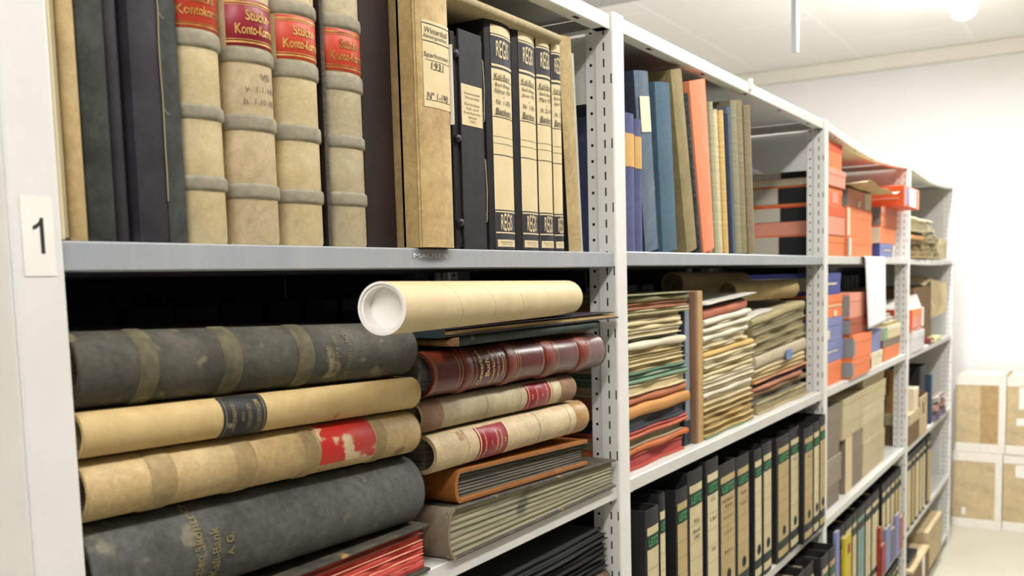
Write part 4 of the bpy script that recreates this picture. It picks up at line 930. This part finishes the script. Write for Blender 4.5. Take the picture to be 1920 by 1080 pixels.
arow = [ # px left, px right, top py, label mat, y0, notes
 (1211, 1236.5, 953, LB, -.004, (), 'jutting out at the left end'), (1237, 1248.5, 925, LB3, .006, (), 'second from the left, half hidden'), (1268.5, 1290.5, 915, LB2, .006, (), 'third from the left, with a plain tan label'),
 (1291, 1319, 880, LB, .006, (('Kali', .30, .40, .008), ('Bank', .36, .6, .007), ('1959', .40, .4, .008)), 'fourth from the left, labelled 1959'), (1325, 1348.5, 860, LB3, .006, (('K.G.', .24, .4, .009), ('S. Bank', .36, .7, .009), ('1953', .55, .4, .009)), 'fifth from the left, with pale scribbled label'),
 (1349, 1380.5, 866, LB2, .006, (('Kali-Bank i.L.', .25, .8, .008), ('Kasse', .29, .5, .009), ('Buchungen', .37, .7, .006), ('1. 8. 51 bis', .47, .7, .006), ('Banken', .6, .6, .006)), 'sixth from the left, widest tan label'),
 (1381.5, 1406, 853, LB2, .006, (('Kasse', .26, .5, .008), ('Belege', .34, .6, .006)), 'seventh from the left'), (1415, 1429.5, 842, LB3, .006, (), 'eighth from the left, slim with a pale label'), (1430, 1448, 830, LB, .004, (), 'ninth from the left'),
 (1457.5, 1481, 817, LB2, .002, (), 'tenth from the left, after a dark gap'), (1481.5, 1499, 803, LB, .002, (('Bank', .25, .5, .006),), 'eleventh from the left'), (1505.5, 1525, 802, LB2, -.010, (('Kasse', .25, .5, .006),), 'third from the third upright'),
 (1525.5, 1536.5, 792, LB3, -.010, (), 'second from the third upright, palest label'), (1537, 1548, 780, LB2, -.010, (), 'next to the third upright')]
for (a, b_, pt, lm, y0, notes, pos) in arow:
    arch('black binder with green band, third shelf, '+pos, a, b_, pt, 960, y0, Z3b, lm, notes=notes, label_top=.085 if a > 1240 else .10)
# ------------------------------------------------------------------ second bay, fourth shelf (its right end shows)
Z4b = SL[1][4]+.0004
for i, (a, b_, lm) in enumerate(((1486, 1510, LB2), (1511, 1527, LB3), (1541, 1554, LB), (1555, 1567, LB2))):
    arch('black lever-arch binder on the fourth shelf, %s from the left of those in view' % nth(i+1), a, b_, 1000, 1060, -.03 if i < 2 else -.045, Z4b, lm, H=.332, hole=False, group='lever-arch binders on the fourth shelf', D=.28)
# ------------------------------------------------------------------ third bay: stacked archive boxes
Zc = SL[2][1]+.0004
GO = 'orange archive boxes on the third bay'
BK = M('black_box_print', '#1D1E20', rough=.7)
sidew = lambda a, b: [(.46, .98, a, b, GLAB), (.10, .455, a, b, BK)]
zs = [Zc, 1.5565, 1.6405, 1.6975, 1.7485, 1.829]
c1 = [BORG, BSAL, BORG, BSAL, BORG]
words = ('lowest', 'second from the bottom', 'middle', 'second from the top', 'topmost')
sides = [sidew(.05, .95), sidew(.48, .95), sidew(.12, .92), [(.05, .98, .02, .38, LABW)]+sidew(.42, .95), [(.05, .98, .02, .2, GLAB), (.10, .6, .56, .9, BK)]]
colw = ('orange', 'salmon-orange', 'orange', 'salmon-orange', 'orange')
for i in range(5):
    box_thing('%s archive box with black side, %s of stack behind third upright' % (colw[i], words[i]), 2.735, 2.995+(.012, .008, -.004, .0, -.006)[i], (.02, .016, .022, .014, .024)[i], zs[i]+.0003, zs[i+1]-.0004, .27, c1[i], BORD if i in (1, 4) else c1[i], sides[i], [(.45, .75, .15, .75, BSAL)] if i == 2 else None, group=GO)
box_thing('orange archive box with pale strip at its left, lowest of the middle stack', 3.03, 3.405, .016, Zc+.0003, 1.5550, .27, BORG, BORG, None, [(.0, .05, .05, .95, BGRY), (.05, .14, .04, .98, LABW)], group=GO)
box_thing('orange archive box with pale strip, second of the middle stack', 3.035, 3.405, .018, 1.5555, 1.6495, .27, BORG, BORG, None, [(.0, .10, .05, .95, LABW)], group=GO)
box_thing('salmon archive box with a white right half under the draped paper', 3.05, 3.40, .02, 1.650, 1.7065, .27, BSAL, BSAL, [(.0, 1, .02, .98, BGRY)], [(.70, 1.0, .02, .98, LABW), (.40, .52, .05, .4, LABW)], group=GO)
box_thing('small lavender-blue box with dark blue side on the upper shelf of the third bay', 3.545, 3.80, .018, Zc+.0003, 1.5450, .25, BLAV, BLAV, [(0, 1, 0, 1, BBLU)], [(.3, .8, .45, .55, LABW)], name='card_box')
box_thing('narrow white box beside the lavender-blue one', 3.81, 3.905, .03, Zc+.0003, 1.5440, .22, LABW, LABW, name='card_box')
box_thing('orange archive box resting on the lavender-blue box', 3.53, 3.84, .016, 1.5455, 1.6035, .26, BORG, BORG, [(0, .5, .0, .95, LABW), (.5, 1, .0, .95, GLAB)], group=GO)
box_thing('orange archive box with black side under the big red-orange one', 3.54, 3.86, .014, 1.6040, 1.6745, .26, BORG, BSAL, [(0, .35, .05, .95, BGRY), (.35, 1, .05, .95, BK)], group=GO)
box_thing('big red-orange box with white front label jutting past the fourth upright', 3.61, 3.93, -.05, 1.6750, 1.7480, .33, BORD, BORD, [(.05, .5, .35, .42, BSAL)], [(.12, .30, .1, .9, BLAV), (.36, .75, .05, .95, WHITE), (0, .12, 0, 1, BSAL), (.75, 1, 0, 1, BSAL), (.30, .36, 0, 1, BSAL)], group=GO)
t = thing('paper_sheet', 'curled cream paper sheet draped over the orange boxes', 'paper', (3.00, -.045, 1.709))
P = lambda u, v: (.56*u, .22*v, .0006+.010*max(0, math.sin(u*6.5+.4))*(1-v)**1.5+.004*math.sin(u*14)*(1-v)+.002*(1-v))
MB().grid(P, 28, 8).build('sheet', M('cream_parchment_paper', '#CDB98A', '#C2AD7C', 8, rough=.8), t, solid=.0006)

Zd = SL[2][2]+.0004
GM = 'archive boxes on the middle shelf of the third bay'
zz = [Zd, 1.1815, 1.2420, 1.3140, 1.3820, 1.4460]
for i, (lab, m, xr) in enumerate((('orange archive box at the bottom left of the middle shelf, third bay', BORG, 2.985), ('lavender archive box resting on the bottom left orange box', BLAV, 3.005), ('lavender archive box with a white label, under the bright orange one', BLAV, 3.0), ('bright red-orange box with white lettering lines under the blue box', BORG, 2.99), ('blue box on top of the left stack, middle shelf of the third bay', BBLU, 2.965))):
    fr = {2: [(.10, .35, .15, .5, LABW)], 3: [(.1, .9, .48, .54, LABW), (.55, .68, .05, .30, LABW)], 4: [(.2, .75, .46, .54, LABW)], 1: [(.2, .7, .5, .56, LABW)]}.get(i)
    box_thing(lab, 2.735, xr, .02, zz[i]+.0003, zz[i+1]-.0004, .26, m, m, sidew(.1, .9) if i in (0, 3) else [(.1, .9, .2, .8, GLAB)], fr, group=GM, name='archive_box')
zz = [Zd, 1.1730, 1.2500, 1.3030, 1.3810]
for i, (lab, m) in enumerate((('orange archive box lowest in the second stack, behind the hanging sheet', BORG), ('bright orange archive box second from the bottom in the second stack', BORG), ('brown-red archive box in the second stack', BBRR), ('salmon-grey archive box on top of the second stack', BSAL))):
    box_thing(lab, 3.012+(.008 if i == 1 else 0), 3.295+(.0, .004, -.006, -.012)[i], (-.004, -.006, .002, .004)[i], zz[i]+.0003, zz[i+1]-.0004, .27, m, m, [(0, .5, .1, .9, BGRY)], [(0, .10, .2, .8, BGRY)] if i < 2 else None, group=GM)
box_thing('small white box with a dark side at the foot of the third stack', 3.375, 3.575, .01, Zd+.0003, 1.1660, .2, LABW, LABW, [(0, 1, .0, .72, BLKD)], name='card_box', group=GM)
box_thing('pale lavender box standing on the small white box', 3.360, 3.545, .012, 1.1664, 1.2450, .2, BLAV, BLAV, [(0, 1, 0, 1, BBLU)], None, name='card_box', group=GM)
box_thing('orange archive box by the fourth upright on the middle shelf', 3.62, 3.93, .014, Zd+.0003, 1.1660, .26, BORG, BORG, None, None, group=GM)
box_thing('grey-brown flat box on the orange box by the fourth upright', 3.60, 3.94, .012, 1.1664, 1.1950, .26, BBRN, BBRN, name='archive_box', group=GM)
box_thing('cream box with a green left edge near the fourth upright', 3.58, 3.93, .010, 1.1954, 1.2420, .26, LABC, LABW, None, [(0, .22, 0, 1, M('mint_green_label', '#7FA588', rough=.7))], name='archive_box', group=GM)
z = 1.2424
for i, (hx, th) in enumerate((('#CDB672', .009), ('#E2DCCF', .012), ('#D8CFC2', .010))):
    folder('loose %s sheaf of papers on the cream box, %s from below' % (('yellowish', 'white', 'pale')[i], nth(i+1)), 3.62+.03*i, 3.90-.02*i, .015+.01*i, .2, z, z, th, th*1.3, card(hx), 'open', papers('#D8D0C0', '#A89E8C'), 'loose papers on the cream box', .004, 'paper_sheaf', 'papers', 400+i); z += th*1.3+.0006
# hanging sheet
t = thing('paper_sheet', 'white paper sheet hanging over the shelf edge of the third bay', 'paper', (at(1636, 481, 0).x, 0, Zc))
xw = at(1655, 481, 0).x-at(1617, 481, 0).x
def hang(u, v):
    s = v*.30
    if s < .06: y, z_ = .056-s, .0008
    else:
        q = s-.06; a = min(q/.012, 1)*PI/2; y = -.004-.0045*math.sin(a)-.0035*max(0, q-.012)/.2*math.sin(u*3+1)-.006*max(0, q-.012); z_ = .0008-(.0075*(1-math.cos(a)))-max(0, q-.012)
        z_ *= 1-.045*u
    return (-xw/2+xw*u+.04*v, y, z_)
MB().grid(hang, 10, 40).build('sheet', M('bright_white_paper', '#F1EDF0', '#ECE8EC', 4, rough=.8), t, solid=.0004)

Ze = SL[2][3]+.0004
GC = 'cream archive boxes on the third shelf of the third bay'
box_thing('grey-brown archive box, lowest at the left of the third shelf', 2.735, 3.005, .03, Ze, .7990, .28, BBRN, BBRN, group=GC)
box_thing('lighter grey-brown archive box, second up at the left of the third shelf', 2.735, 3.015, .026, .7994, .8850, .28, M('light_brown_box_card', '#9C8F80', '#928575', 6, rough=.8), None, group=GC)
box_thing('tall grey-brown archive box on top at the left of the third shelf', 2.745, 3.010, .030, .8854, 1.0450, .28, BBRN, BBRN, group=GC)
box_thing('upright archive box with a tan left strip and grey-brown front', 3.085, 3.33, .03, Ze, .9165, .27, BBRN, BBRN, None, [(0, .38, 0, 1, LABC)], group=GC)
for i, (z0, z1) in enumerate(((Ze, .7950), (.7954, .8570), (.8574, .9195))):
    box_thing('cream archive box, %s of the right-hand stack on the third shelf' % ('lowest', 'second', 'third')[i], 3.352, 3.725+.006*(2-i), .03-.002*(i % 2), z0, z1, .28, BCRM, BCRM, group=GC)
box_thing('cream archive box left of the stack, resting on the upright box', 3.030, 3.332, .026, .9170, .9835, .28, BCRM, BCRM, group=GC)
box_thing('cream archive box, fourth of the right-hand stack on the third shelf', 3.340, 3.715, .028, .9200, .9835, .28, M('pale_cream_box_card', '#CDC0A0', '#C3B592', 6, rough=.8), None, group=GC)
box_thing('long cream archive box lying across both stacks', 3.035, 3.730, .026, .9839, 1.0445, .28, BCRM, BCRM, group=GC)
box_thing('cream archive box at the very top, under the shelf', 3.352, 3.72, .03, 1.0449, 1.0860, .28, BCRM, BCRM, group=GC)
box_thing('black box standing deep beside the cream boxes', 3.78, 3.97, .07, Ze, .9500, .24, BK, BK, name='card_box')
box_thing('dark red box resting on the black box', 3.78, 3.96, .075, .9504, 1.0200, .22, M('dark_red_card', '#8E2A22', rough=.7), None, name='card_box')
box_thing('mustard yellow box on the dark red box', 3.79, 3.96, .08, 1.0204, 1.0600, .22, M('mustard_card', '#A88A3C', rough=.7), None, name='card_box')

# ------------------------------------------------------------------ third bay, fourth shelf: binders, with slim folders in front
Zf = SL[2][4]+.0004
GF = 'lever-arch binders on the fourth shelf of the third bay'
TEALC = M('teal_label', '#7E9C96', '#73918B', 10, rough=.7); REDC = M('red_card', '#9C2A26', '#8E2622', 8, rough=.6)
for i, (a, b_, lm, pos) in enumerate(((1567, 1575.5, LB3, 'leftmost'), (1576, 1584, LB, 'second'), (1584.5, 1598, LB3, 'third, behind the yellow booklet'), (1598.5, 1607, LB, 'fourth'), (1607.5, 1622, TEALC, 'with a teal label'), (1622.5, 1634, LB, 'just right of the teal one'),
      (1634.5, 1648, LB3, 'second right of the teal one'), (1653.5, 1661, LB, 'right of the slim red booklet'), (1661.5, 1669, LB3, 'fourth from the right'), (1669.5, 1677, LB, 'third from the right'), (1677.5, 1684, LB2, 'second from the right'), (1684.5, 1689, LB3, 'rightmost'))):
    if at(b_, 1000, .006).x > 4.012: continue
    arch('lever-arch binder on the fourth shelf of the third bay, '+pos, a, b_, 900, 1000, .006, Zf, lm, H=.325, hole=False, txt=False, group=GF)
def slim(label, pl, pr, pt, m, extra=None, pym=1000, y0=-.006):
    """a booklet standing face outward against the binders"""
    a, b_ = at(pl, pym, y0).x+.002, at(pr, pym, y0).x-.002; H_ = at((pl+pr)/2, pt, y0).z-Zf
    t = thing('booklet', label, 'booklet', (a, y0, Zf), (0, 0, 0), 'slim coloured booklets in front of the binders'); w = b_-a
    MB().box(0, w, 0, .0012, 0, H_).box(0, w, .0083, .0093, 0, H_).box(0, .001, .0012, .0083, 0, H_).build('cover', m, t)
    MB().box(.0012, w-.001, .0013, .0082, .001, H_-.002).build('papers', PAGES, t)
    for (x0, x1, z0, z1, mm) in (extra or ()): MB().box(w*x0, w*x1, -.0008, -.0001, H_*z0, H_*z1).build('front_print', mm, t)
    return t
slim('purple-blue slim booklet beside the third upright, low shelf', 1568, 1575, 996, BLAV)
slim('yellow booklet with a red square and green leaf print', 1584, 1597, 1004, M('yellow_card', '#C9B41E', '#C0AA1A', 8, rough=.6), [(.45, .80, .80, .90, REDC), (.05, .7, .20, .45, GREENC)])
slim('slim red booklet standing between pale binders', 1650, 1653.5, 988, REDC)
slim('short red booklet at the foot of the pale binders', 1651, 1661, 1022, REDC)
slim('lavender booklet, short, in front of the pale binders', 1661.5, 1671, 988, BLAV, [(.2, .8, .55, .72, BGRY)])
slim('grey-violet slim booklet beside the lavender one', 1672, 1679, 990, M('grey_violet_card', '#6E6A7C', rough=.7))
slim('second lavender booklet near the fourth upright', 1680, 1687, 964, BLAV)
slim('salmon slim booklet nearest the fourth upright', 1688, 1694, 968, M('salmon_card', '#A8695A', rough=.7))
Zg = SL[2][5]+.0004
for i, (a, b_) in enumerate(((1655, 1664), (1665, 1673), (1674, 1680), (1680.5, 1686))):
    arch('lever-arch binder on the lowest shelf of the third bay, %s from the left' % nth(i+1), a, b_, 1000, 1075, .0, Zg, (LB, LB3, LB2, LB)[i], H=.25, hole=False, txt=False, group='lever-arch binders on the lowest shelf')

# ------------------------------------------------------------------ fourth bay
Zh = SL[3][1]+.0004
z = Zh; G5 = 'paper bundles on the upper shelf of the fourth bay'
for i, (word, hx, th, xr, kd) in enumerate((('tan', '#B39A6C', .020, 4.50, 'open'), ('brownish', '#A48A60', .020, 4.47, 'open'), ('straw', '#BCA678', .018, 4.50, 'open'), ('dark', '#6E5C44', .012, 4.42, 'open'), ('orange-tan', '#D0985E', .024, 4.45, 'fold'), ('shade-coloured grey-brown', '#6F664E', .010, 4.46, 'open'), ('thick khaki', '#A59C78', .052, 4.47, 'open'), ('white', '#DDD2B2', .008, 4.72, 'fold'))):  # grey-brown layer fills a dark gap, its colour standing in for shade
    folder('%s bundle, %s from the bottom of the left heap by the far end' % (word, nth(i+1)), 4.10, xr, .006*(i % 3), .25, z, z, th, th, card(hx), kd, papers(hx, '#8A7A54'), G5, .006, 'paper_bundle', 'papers', 500+i); z += th+.0004
z = Zh
for i, (word, hx, th, xr) in enumerate((('grey-buff', '#B5AB86', .024, 4.90), ('olive', '#9E946C', .022, 4.88), ('straw', '#C0B386', .022, 4.86), ('grey', '#ADA27E', .020, 4.88), ('cream', '#D3C7A4', .014, 4.92), ('white', '#DAD3BE', .014, 4.82), ('off-white', '#D8D0B6', .016, 4.76), ('ivory', '#DCD4BC', .012, 4.72))):
    folder('%s bundle, %s from the bottom of the right heap by the far end' % (word, nth(i+1)), 4.525, xr, .004+.005*(i % 3), .25, z, z, th, th, card(hx), 'open', papers(hx, '#8E8460'), G5, .008, 'paper_bundle', 'papers', 540+i); z += th+.0004
box_thing('upright cream box at the right end of the uppermost shelf in the far bay', 4.95, 5.20, .01, Zh, 1.5900, .2, BCRM, BCRM, name='card_box')
Zi = SL[3][2]+.0004
t = thing('cardboard_box', 'open brown cardboard box with a raised flap in the far bay', 'box', (4.47, .05, Zi))
MB().box(0, .52, 0, .004, 0, .26).box(0, .004, .004, .28, 0, .26).box(.516, .52, .004, .28, 0, .26).box(.004, .516, .276, .28, 0, .26).box(.004, .516, .004, .276, 0, .004).build('body', CARDD, t)  # darker card colour carries the shade of the body, the flap the lit tone
MB().hexa([(.50, -.002, .10), (.66, -.05, .13), (.66, -.046, .13), (.50, .002, .10), (.50, -.002, .29), (.66, -.05, .27), (.66, -.046, .27), (.50, .002, .29)]).build('flap', CARD, t)
MB().hexa([(.30, -.001, .262), (.50, -.002, .292), (.50, .16, .33), (.30, .16, .33), (.30, -.001, .265), (.50, -.002, .295), (.50, .16, .333), (.30, .16, .333)]).build('flap', CARD, t)
box_thing('white-grey box at the left of the middle shelf, far bay', 4.12, 4.44, -.002, Zi, 1.1900, .2, M('white_grey_card', '#D6D5D2', '#CCCBC8', 6, rough=.7), None, name='card_box')
folder('pink folder lying between the white-grey box and the orange box', 4.12, 4.42, .0, .2, 1.1904, 1.1904, .010, .014, card('#C9907C'), 'fold', None, None, .003, 'paper_folder', 'folder', 601)
box_thing('orange box with a white right edge, middle shelf of the far bay', 4.13, 4.42, .0, 1.2050, 1.2850, .2, BSAL, BORG, [(0, 1, 0, 1, BORD)], [(.84, 1, 0, 1, WHITE)], name='card_box')
t = thing('envelope', 'white crumpled envelope propped on the orange box', 'envelope', (4.13, .01, 1.2854))
MB().hexa([(0, 0, 0), (.29, 0, 0), (.29, .15, 0), (0, .15, 0), (.02, 0, .006), (.30, .02, .055), (.28, .15, .03), (0, .15, .006)]).build('sheet', WHITE, t)
t = thing('small_box', 'small dark red box near the right end of the middle shelf', 'box', (4.62, .0, Zi)); MB().box(0, .12, 0, .04, 0, .025).build('body', M('maroon_card', '#6E2A24', rough=.7), t, bevel=.001)
MB().box(.03, .09, -.0006, .0, .006, .019).build('front_label', LABW, t)
t = thing('notepad', 'pale yellow-green notepad beside the small dark red box', 'notepad', (4.78, .0, Zi)); MB().box(0, .2, 0, .045, 0, .018).build('pages', M('pale_yellow_paper', '#D6D09A', rough=.8), t)
MB().box(0, .2, 0, .045, .0182, .02).build('cover', M('pale_green_card', '#C2C690', rough=.8), t)
Zj = SL[3][3]+.0004
t = thing('magazine_file', 'brown cardboard magazine file with a hand hole in the far bay', 'file', (4.36, .0, Zj))
P8 = lambda y: [(0, y, 0), (.20, y, 0), (.20, y, .17), (0, y, .17)]
fr = MB(); a_ = P8(0); hh = [(.075, 0, .085), (.125, 0, .085), (.125, 0, .14), (.075, 0, .14)]
fr.add(a_+hh, [(k, (k+1) % 4, 4+(k+1) % 4, 4+k) for k in range(4)]); fr.build('front', CARD, t, solid=-.003)
MB().hexa([(0, .003, 0), (.004, .003, 0), (.004, .25, 0), (0, .25, 0), (0, .003, .17), (.004, .003, .17), (.004, .25, .27), (0, .25, .27)]).hexa([(.196, .003, 0), (.2, .003, 0), (.2, .25, 0), (.196, .25, 0), (.196, .003, .17), (.2, .003, .17), (.2, .25, .27), (.196, .25, .27)]).box(.004, .196, .003, .25, 0, .003).build('side_wall', CARDD, t)
MB().box(.01, .19, .02, .24, .004, .15).build('papers', PAGES, t)
box_thing('brown carton at the left of the third shelf, far bay', 4.10, 4.34, .0, Zj, .8550, .24, CARDD, CARD, name='card_box')
box_thing('cream narrow box standing on the brown carton', 4.22, 4.32, .0, .8554, .9500, .22, LABW, LABW, name='card_box')
t = thing('paper_roll', 'tan rolled paper leaning on the left of the third shelf, far bay', 'roll', (4.11, .03, .8556)); MB().tube([(.045, .045, 0), (.045, .045, .18)], .044, 20).build('outer_wrap', M('tan_roll_wrap', '#C79A5E', '#B98A4E', 8, rough=.7), t)
MB().tube([(.045, .045, .1802), (.045, .045, .181)], .030, 16).build('inner_roll', PAGES, t)
xk = 4.57
binder('black binder standing right of the magazine file in the far bay', xk, xk+.17, .03, Zj, .285, .25, BLK, name='ring_binder')
binder('dark blue slim binder beside the black one in the far bay', xk+.175, xk+.215, .01, Zj, .23, .22, M('dark_blue_board', '#28425A', '#2E4860', 8, rough=.6), name='ring_binder')
z = Zj
for i, (word, hx, th, xr) in enumerate((('lilac', '#8C7E94', .028, 5.16), ('grey', '#8F8A86', .022, 5.18), ('pink', '#C29484', .018, 5.22), ('white', '#C8BEB2', .018, 5.16), ('pale', '#B9AEA2', .016, 5.10))):
    folder('%s bundle, %s from the bottom, right end of the third shelf in the far bay' % (word, nth(i+1)), 4.80, xr, .0+.006*(i % 2), .22, z, z, th, th*1.1, card(hx), 'open', papers(hx, '#756C64'), 'bundles on the third shelf of the far bay', .008, 'paper_bundle', 'papers', 620+i); z += th*1.1+.0006
Zk = SL[3][4]+.0004
for i, (x0, x1, lm) in enumerate(((4.09, 4.20, LB), (4.203, 4.30, LB2), (4.303, 4.41, LB3), (4.413, 4.50, LB), (4.503, 4.58, LB3), (4.62, 4.74, LB2))):
    A = lambda q: .318*(1-q)
    binder('black lever-arch binder in the far bay, %s from the left' % nth(i+1), x0, x1, .004, Zk, .318, .26, BLK, plates=[(A(.96), A(.09), (.1, .9), lm), (A(.2), A(.13), (.1, .9), GREENB, None, None, .0009)], group='lever-arch binders in the far bay', name='lever_arch_binder')
t = thing('folder', 'pale pink folder standing at the right of the far bay binders', 'folder', (4.76, .02, Zk)); MB().box(0, .004, 0, .2, 0, .30).box(.03, .034, 0, .2, 0, .30).box(0, .034, -.002, .0, 0, .30).build('cover', card('#BFA79A'), t)
MB().box(.005, .029, .002, .19, .002, .29).build('papers', PAGES, t)
Zl = SL[3][5]+.0004
box_thing('brown cardboard carton on the lowest shelf of the far bay', 4.10, 4.55, -.02, Zl, .20, .3, CARDD, CARD, None, [(.55, .7, .1, .9, WHITE)], name='carton', lidf=.1)
box_thing('brown cardboard carton with upright flap on the lowest shelf', 4.57, 5.02, -.01, Zl, .25, .3, CARD, CARD, name='carton', lidf=.1)
box_thing('dark grey small box on the brown carton, lowest shelf', 4.14, 4.34, .0, .2004, .235, .16, BBRN, BK, name='card_box')

# ------------------------------------------------------------------ cartons on the floor by the end wall
def carton(label, x0, y0, z0, w, d, h, rz=0.0):
    """w along -Y (to the right in view), d along +X; tape wound over its edges"""
    t = thing('moving_carton', label, 'carton', (x0, y0, z0), (0, 0, rz), 'taped moving cartons by the end wall')
    MB().box(0, d, -w, 0, 0, h).build('body', CARD, t, bevel=.003)
    for (za, zb_) in ((0, .05), (h-.05, h)):
        MB().box(-.0012, -.0002, -w, 0, za, zb_).build('tape', TAPEW, t)
    MB().box(-.0016, -.0006, -w, -w+.035, .05, h-.05).build('tape', TAPEW, t)
    MB().box(.02, d-.02, -w+.01, -.01, h, h+.0008).build('tape', TAPEW, t)
    return t
hb = .425
c_ = [carton('brown moving carton on the floor by the end wall, lower left', 5.76, .035, .0005, .25, .36, hb), carton('brown moving carton on the floor by the end wall, lower right', 5.765, -.218, .0005, .25, .36, hb),
      carton('brown moving carton stacked by the end wall, upper left', 5.765, .025, hb+.002, .25, .36, hb), carton('brown moving carton stacked by the end wall, upper right', 5.76, -.228, hb+.002, .25, .36, hb)]
MB().box(-.002, -.0016, -.215, -.125, .05, hb-.05).build('brown_tape', TAPEB, c_[2])
MB().box(-.0022, -.0014, -.07, -.05, .07, .11).build('shipping_label', WHITE, c_[0])
MB().box(-.0022, -.0014, -.15, -.06, .25, .37).build('shipping_label', WHITE, c_[3])
MB().box(-.0022, -.0014, -.13, -.05, .16, .20).build('shipping_label', WHITE, c_[3])
MB().box(-.0022, -.0014, -.17, -.06, .30, .37).build('shipping_label', WHITE, c_[1])

# ------------------------------------------------------------------ hanging channel, far binders in the rear rack
t = thing('hanging_channel', 'grey perforated metal channel hanging from the ceiling', 'channel', (at(1496, 60, .25).x, .25, 2.20))
m_ = MB()
perf(m_, lambda s, z: (s, 0, z), -.0105, .0105, 0, ZC-2.2, .05, 0, .004, .014)
m_.build('web', M('galvanised_steel', '#9AA0A2', '#AEB2B3', 30, stretch=(1, 1, .1), rough=.4, metal=.5), t)
MB().box(-.0115, -.0105, 0, .02, 0, ZC-2.2).box(.0105, .0115, 0, .02, 0, ZC-2.2).build('side_flange', MATS['galvanised_steel'], t)
x = .42; i = 0; rn = random.Random(9)
RB = M('rear_binder_board', '#1B1B1D', '#242427', 20, rough=.7)
while x < 1.24:
    i += 1; w = .074
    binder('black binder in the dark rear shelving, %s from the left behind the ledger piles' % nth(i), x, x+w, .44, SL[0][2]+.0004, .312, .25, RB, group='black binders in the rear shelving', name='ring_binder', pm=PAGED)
    x += w+.006+.012*rn.random()
x = 1.44; i = 0
while x < 2.55:
    i += 1; w = .078
    binder('black binder in the dark rear shelving, %s from the left behind the paper piles' % nth(i), x, x+w, .44, SL[1][2]+.0004, .312, .25, RB, group='black binders in the rear shelving', name='ring_binder', pm=PAGED)
    x += w+.03+.05*rn.random()

for bay, xa, xb in ((2, 2.80, 3.95), (3, 4.14, 5.30)):  # binders added here to keep the gaps behind these bays dark
    x = xa; i = 0
    while x < xb-.09:
        i += 1; w = .078
        binder('black binder added to darken the gap behind the %s bay, %s from the left' % (('third', 'far')[bay-2], nth(i)), x, x+w, .44, SL[bay][2]+.0004, .318, .25, RB, group='black binders in the rear shelving', name='ring_binder', pm=PAGED)
        x += w+.010+.03*rn.random()
q = at(1408, 158, .002)
MB().box(-.006, .006, -.003, .004, -.012, .012).build('clip', STEEL, rack, bevel=.001).location = (q.x-RX, .002, q.z)
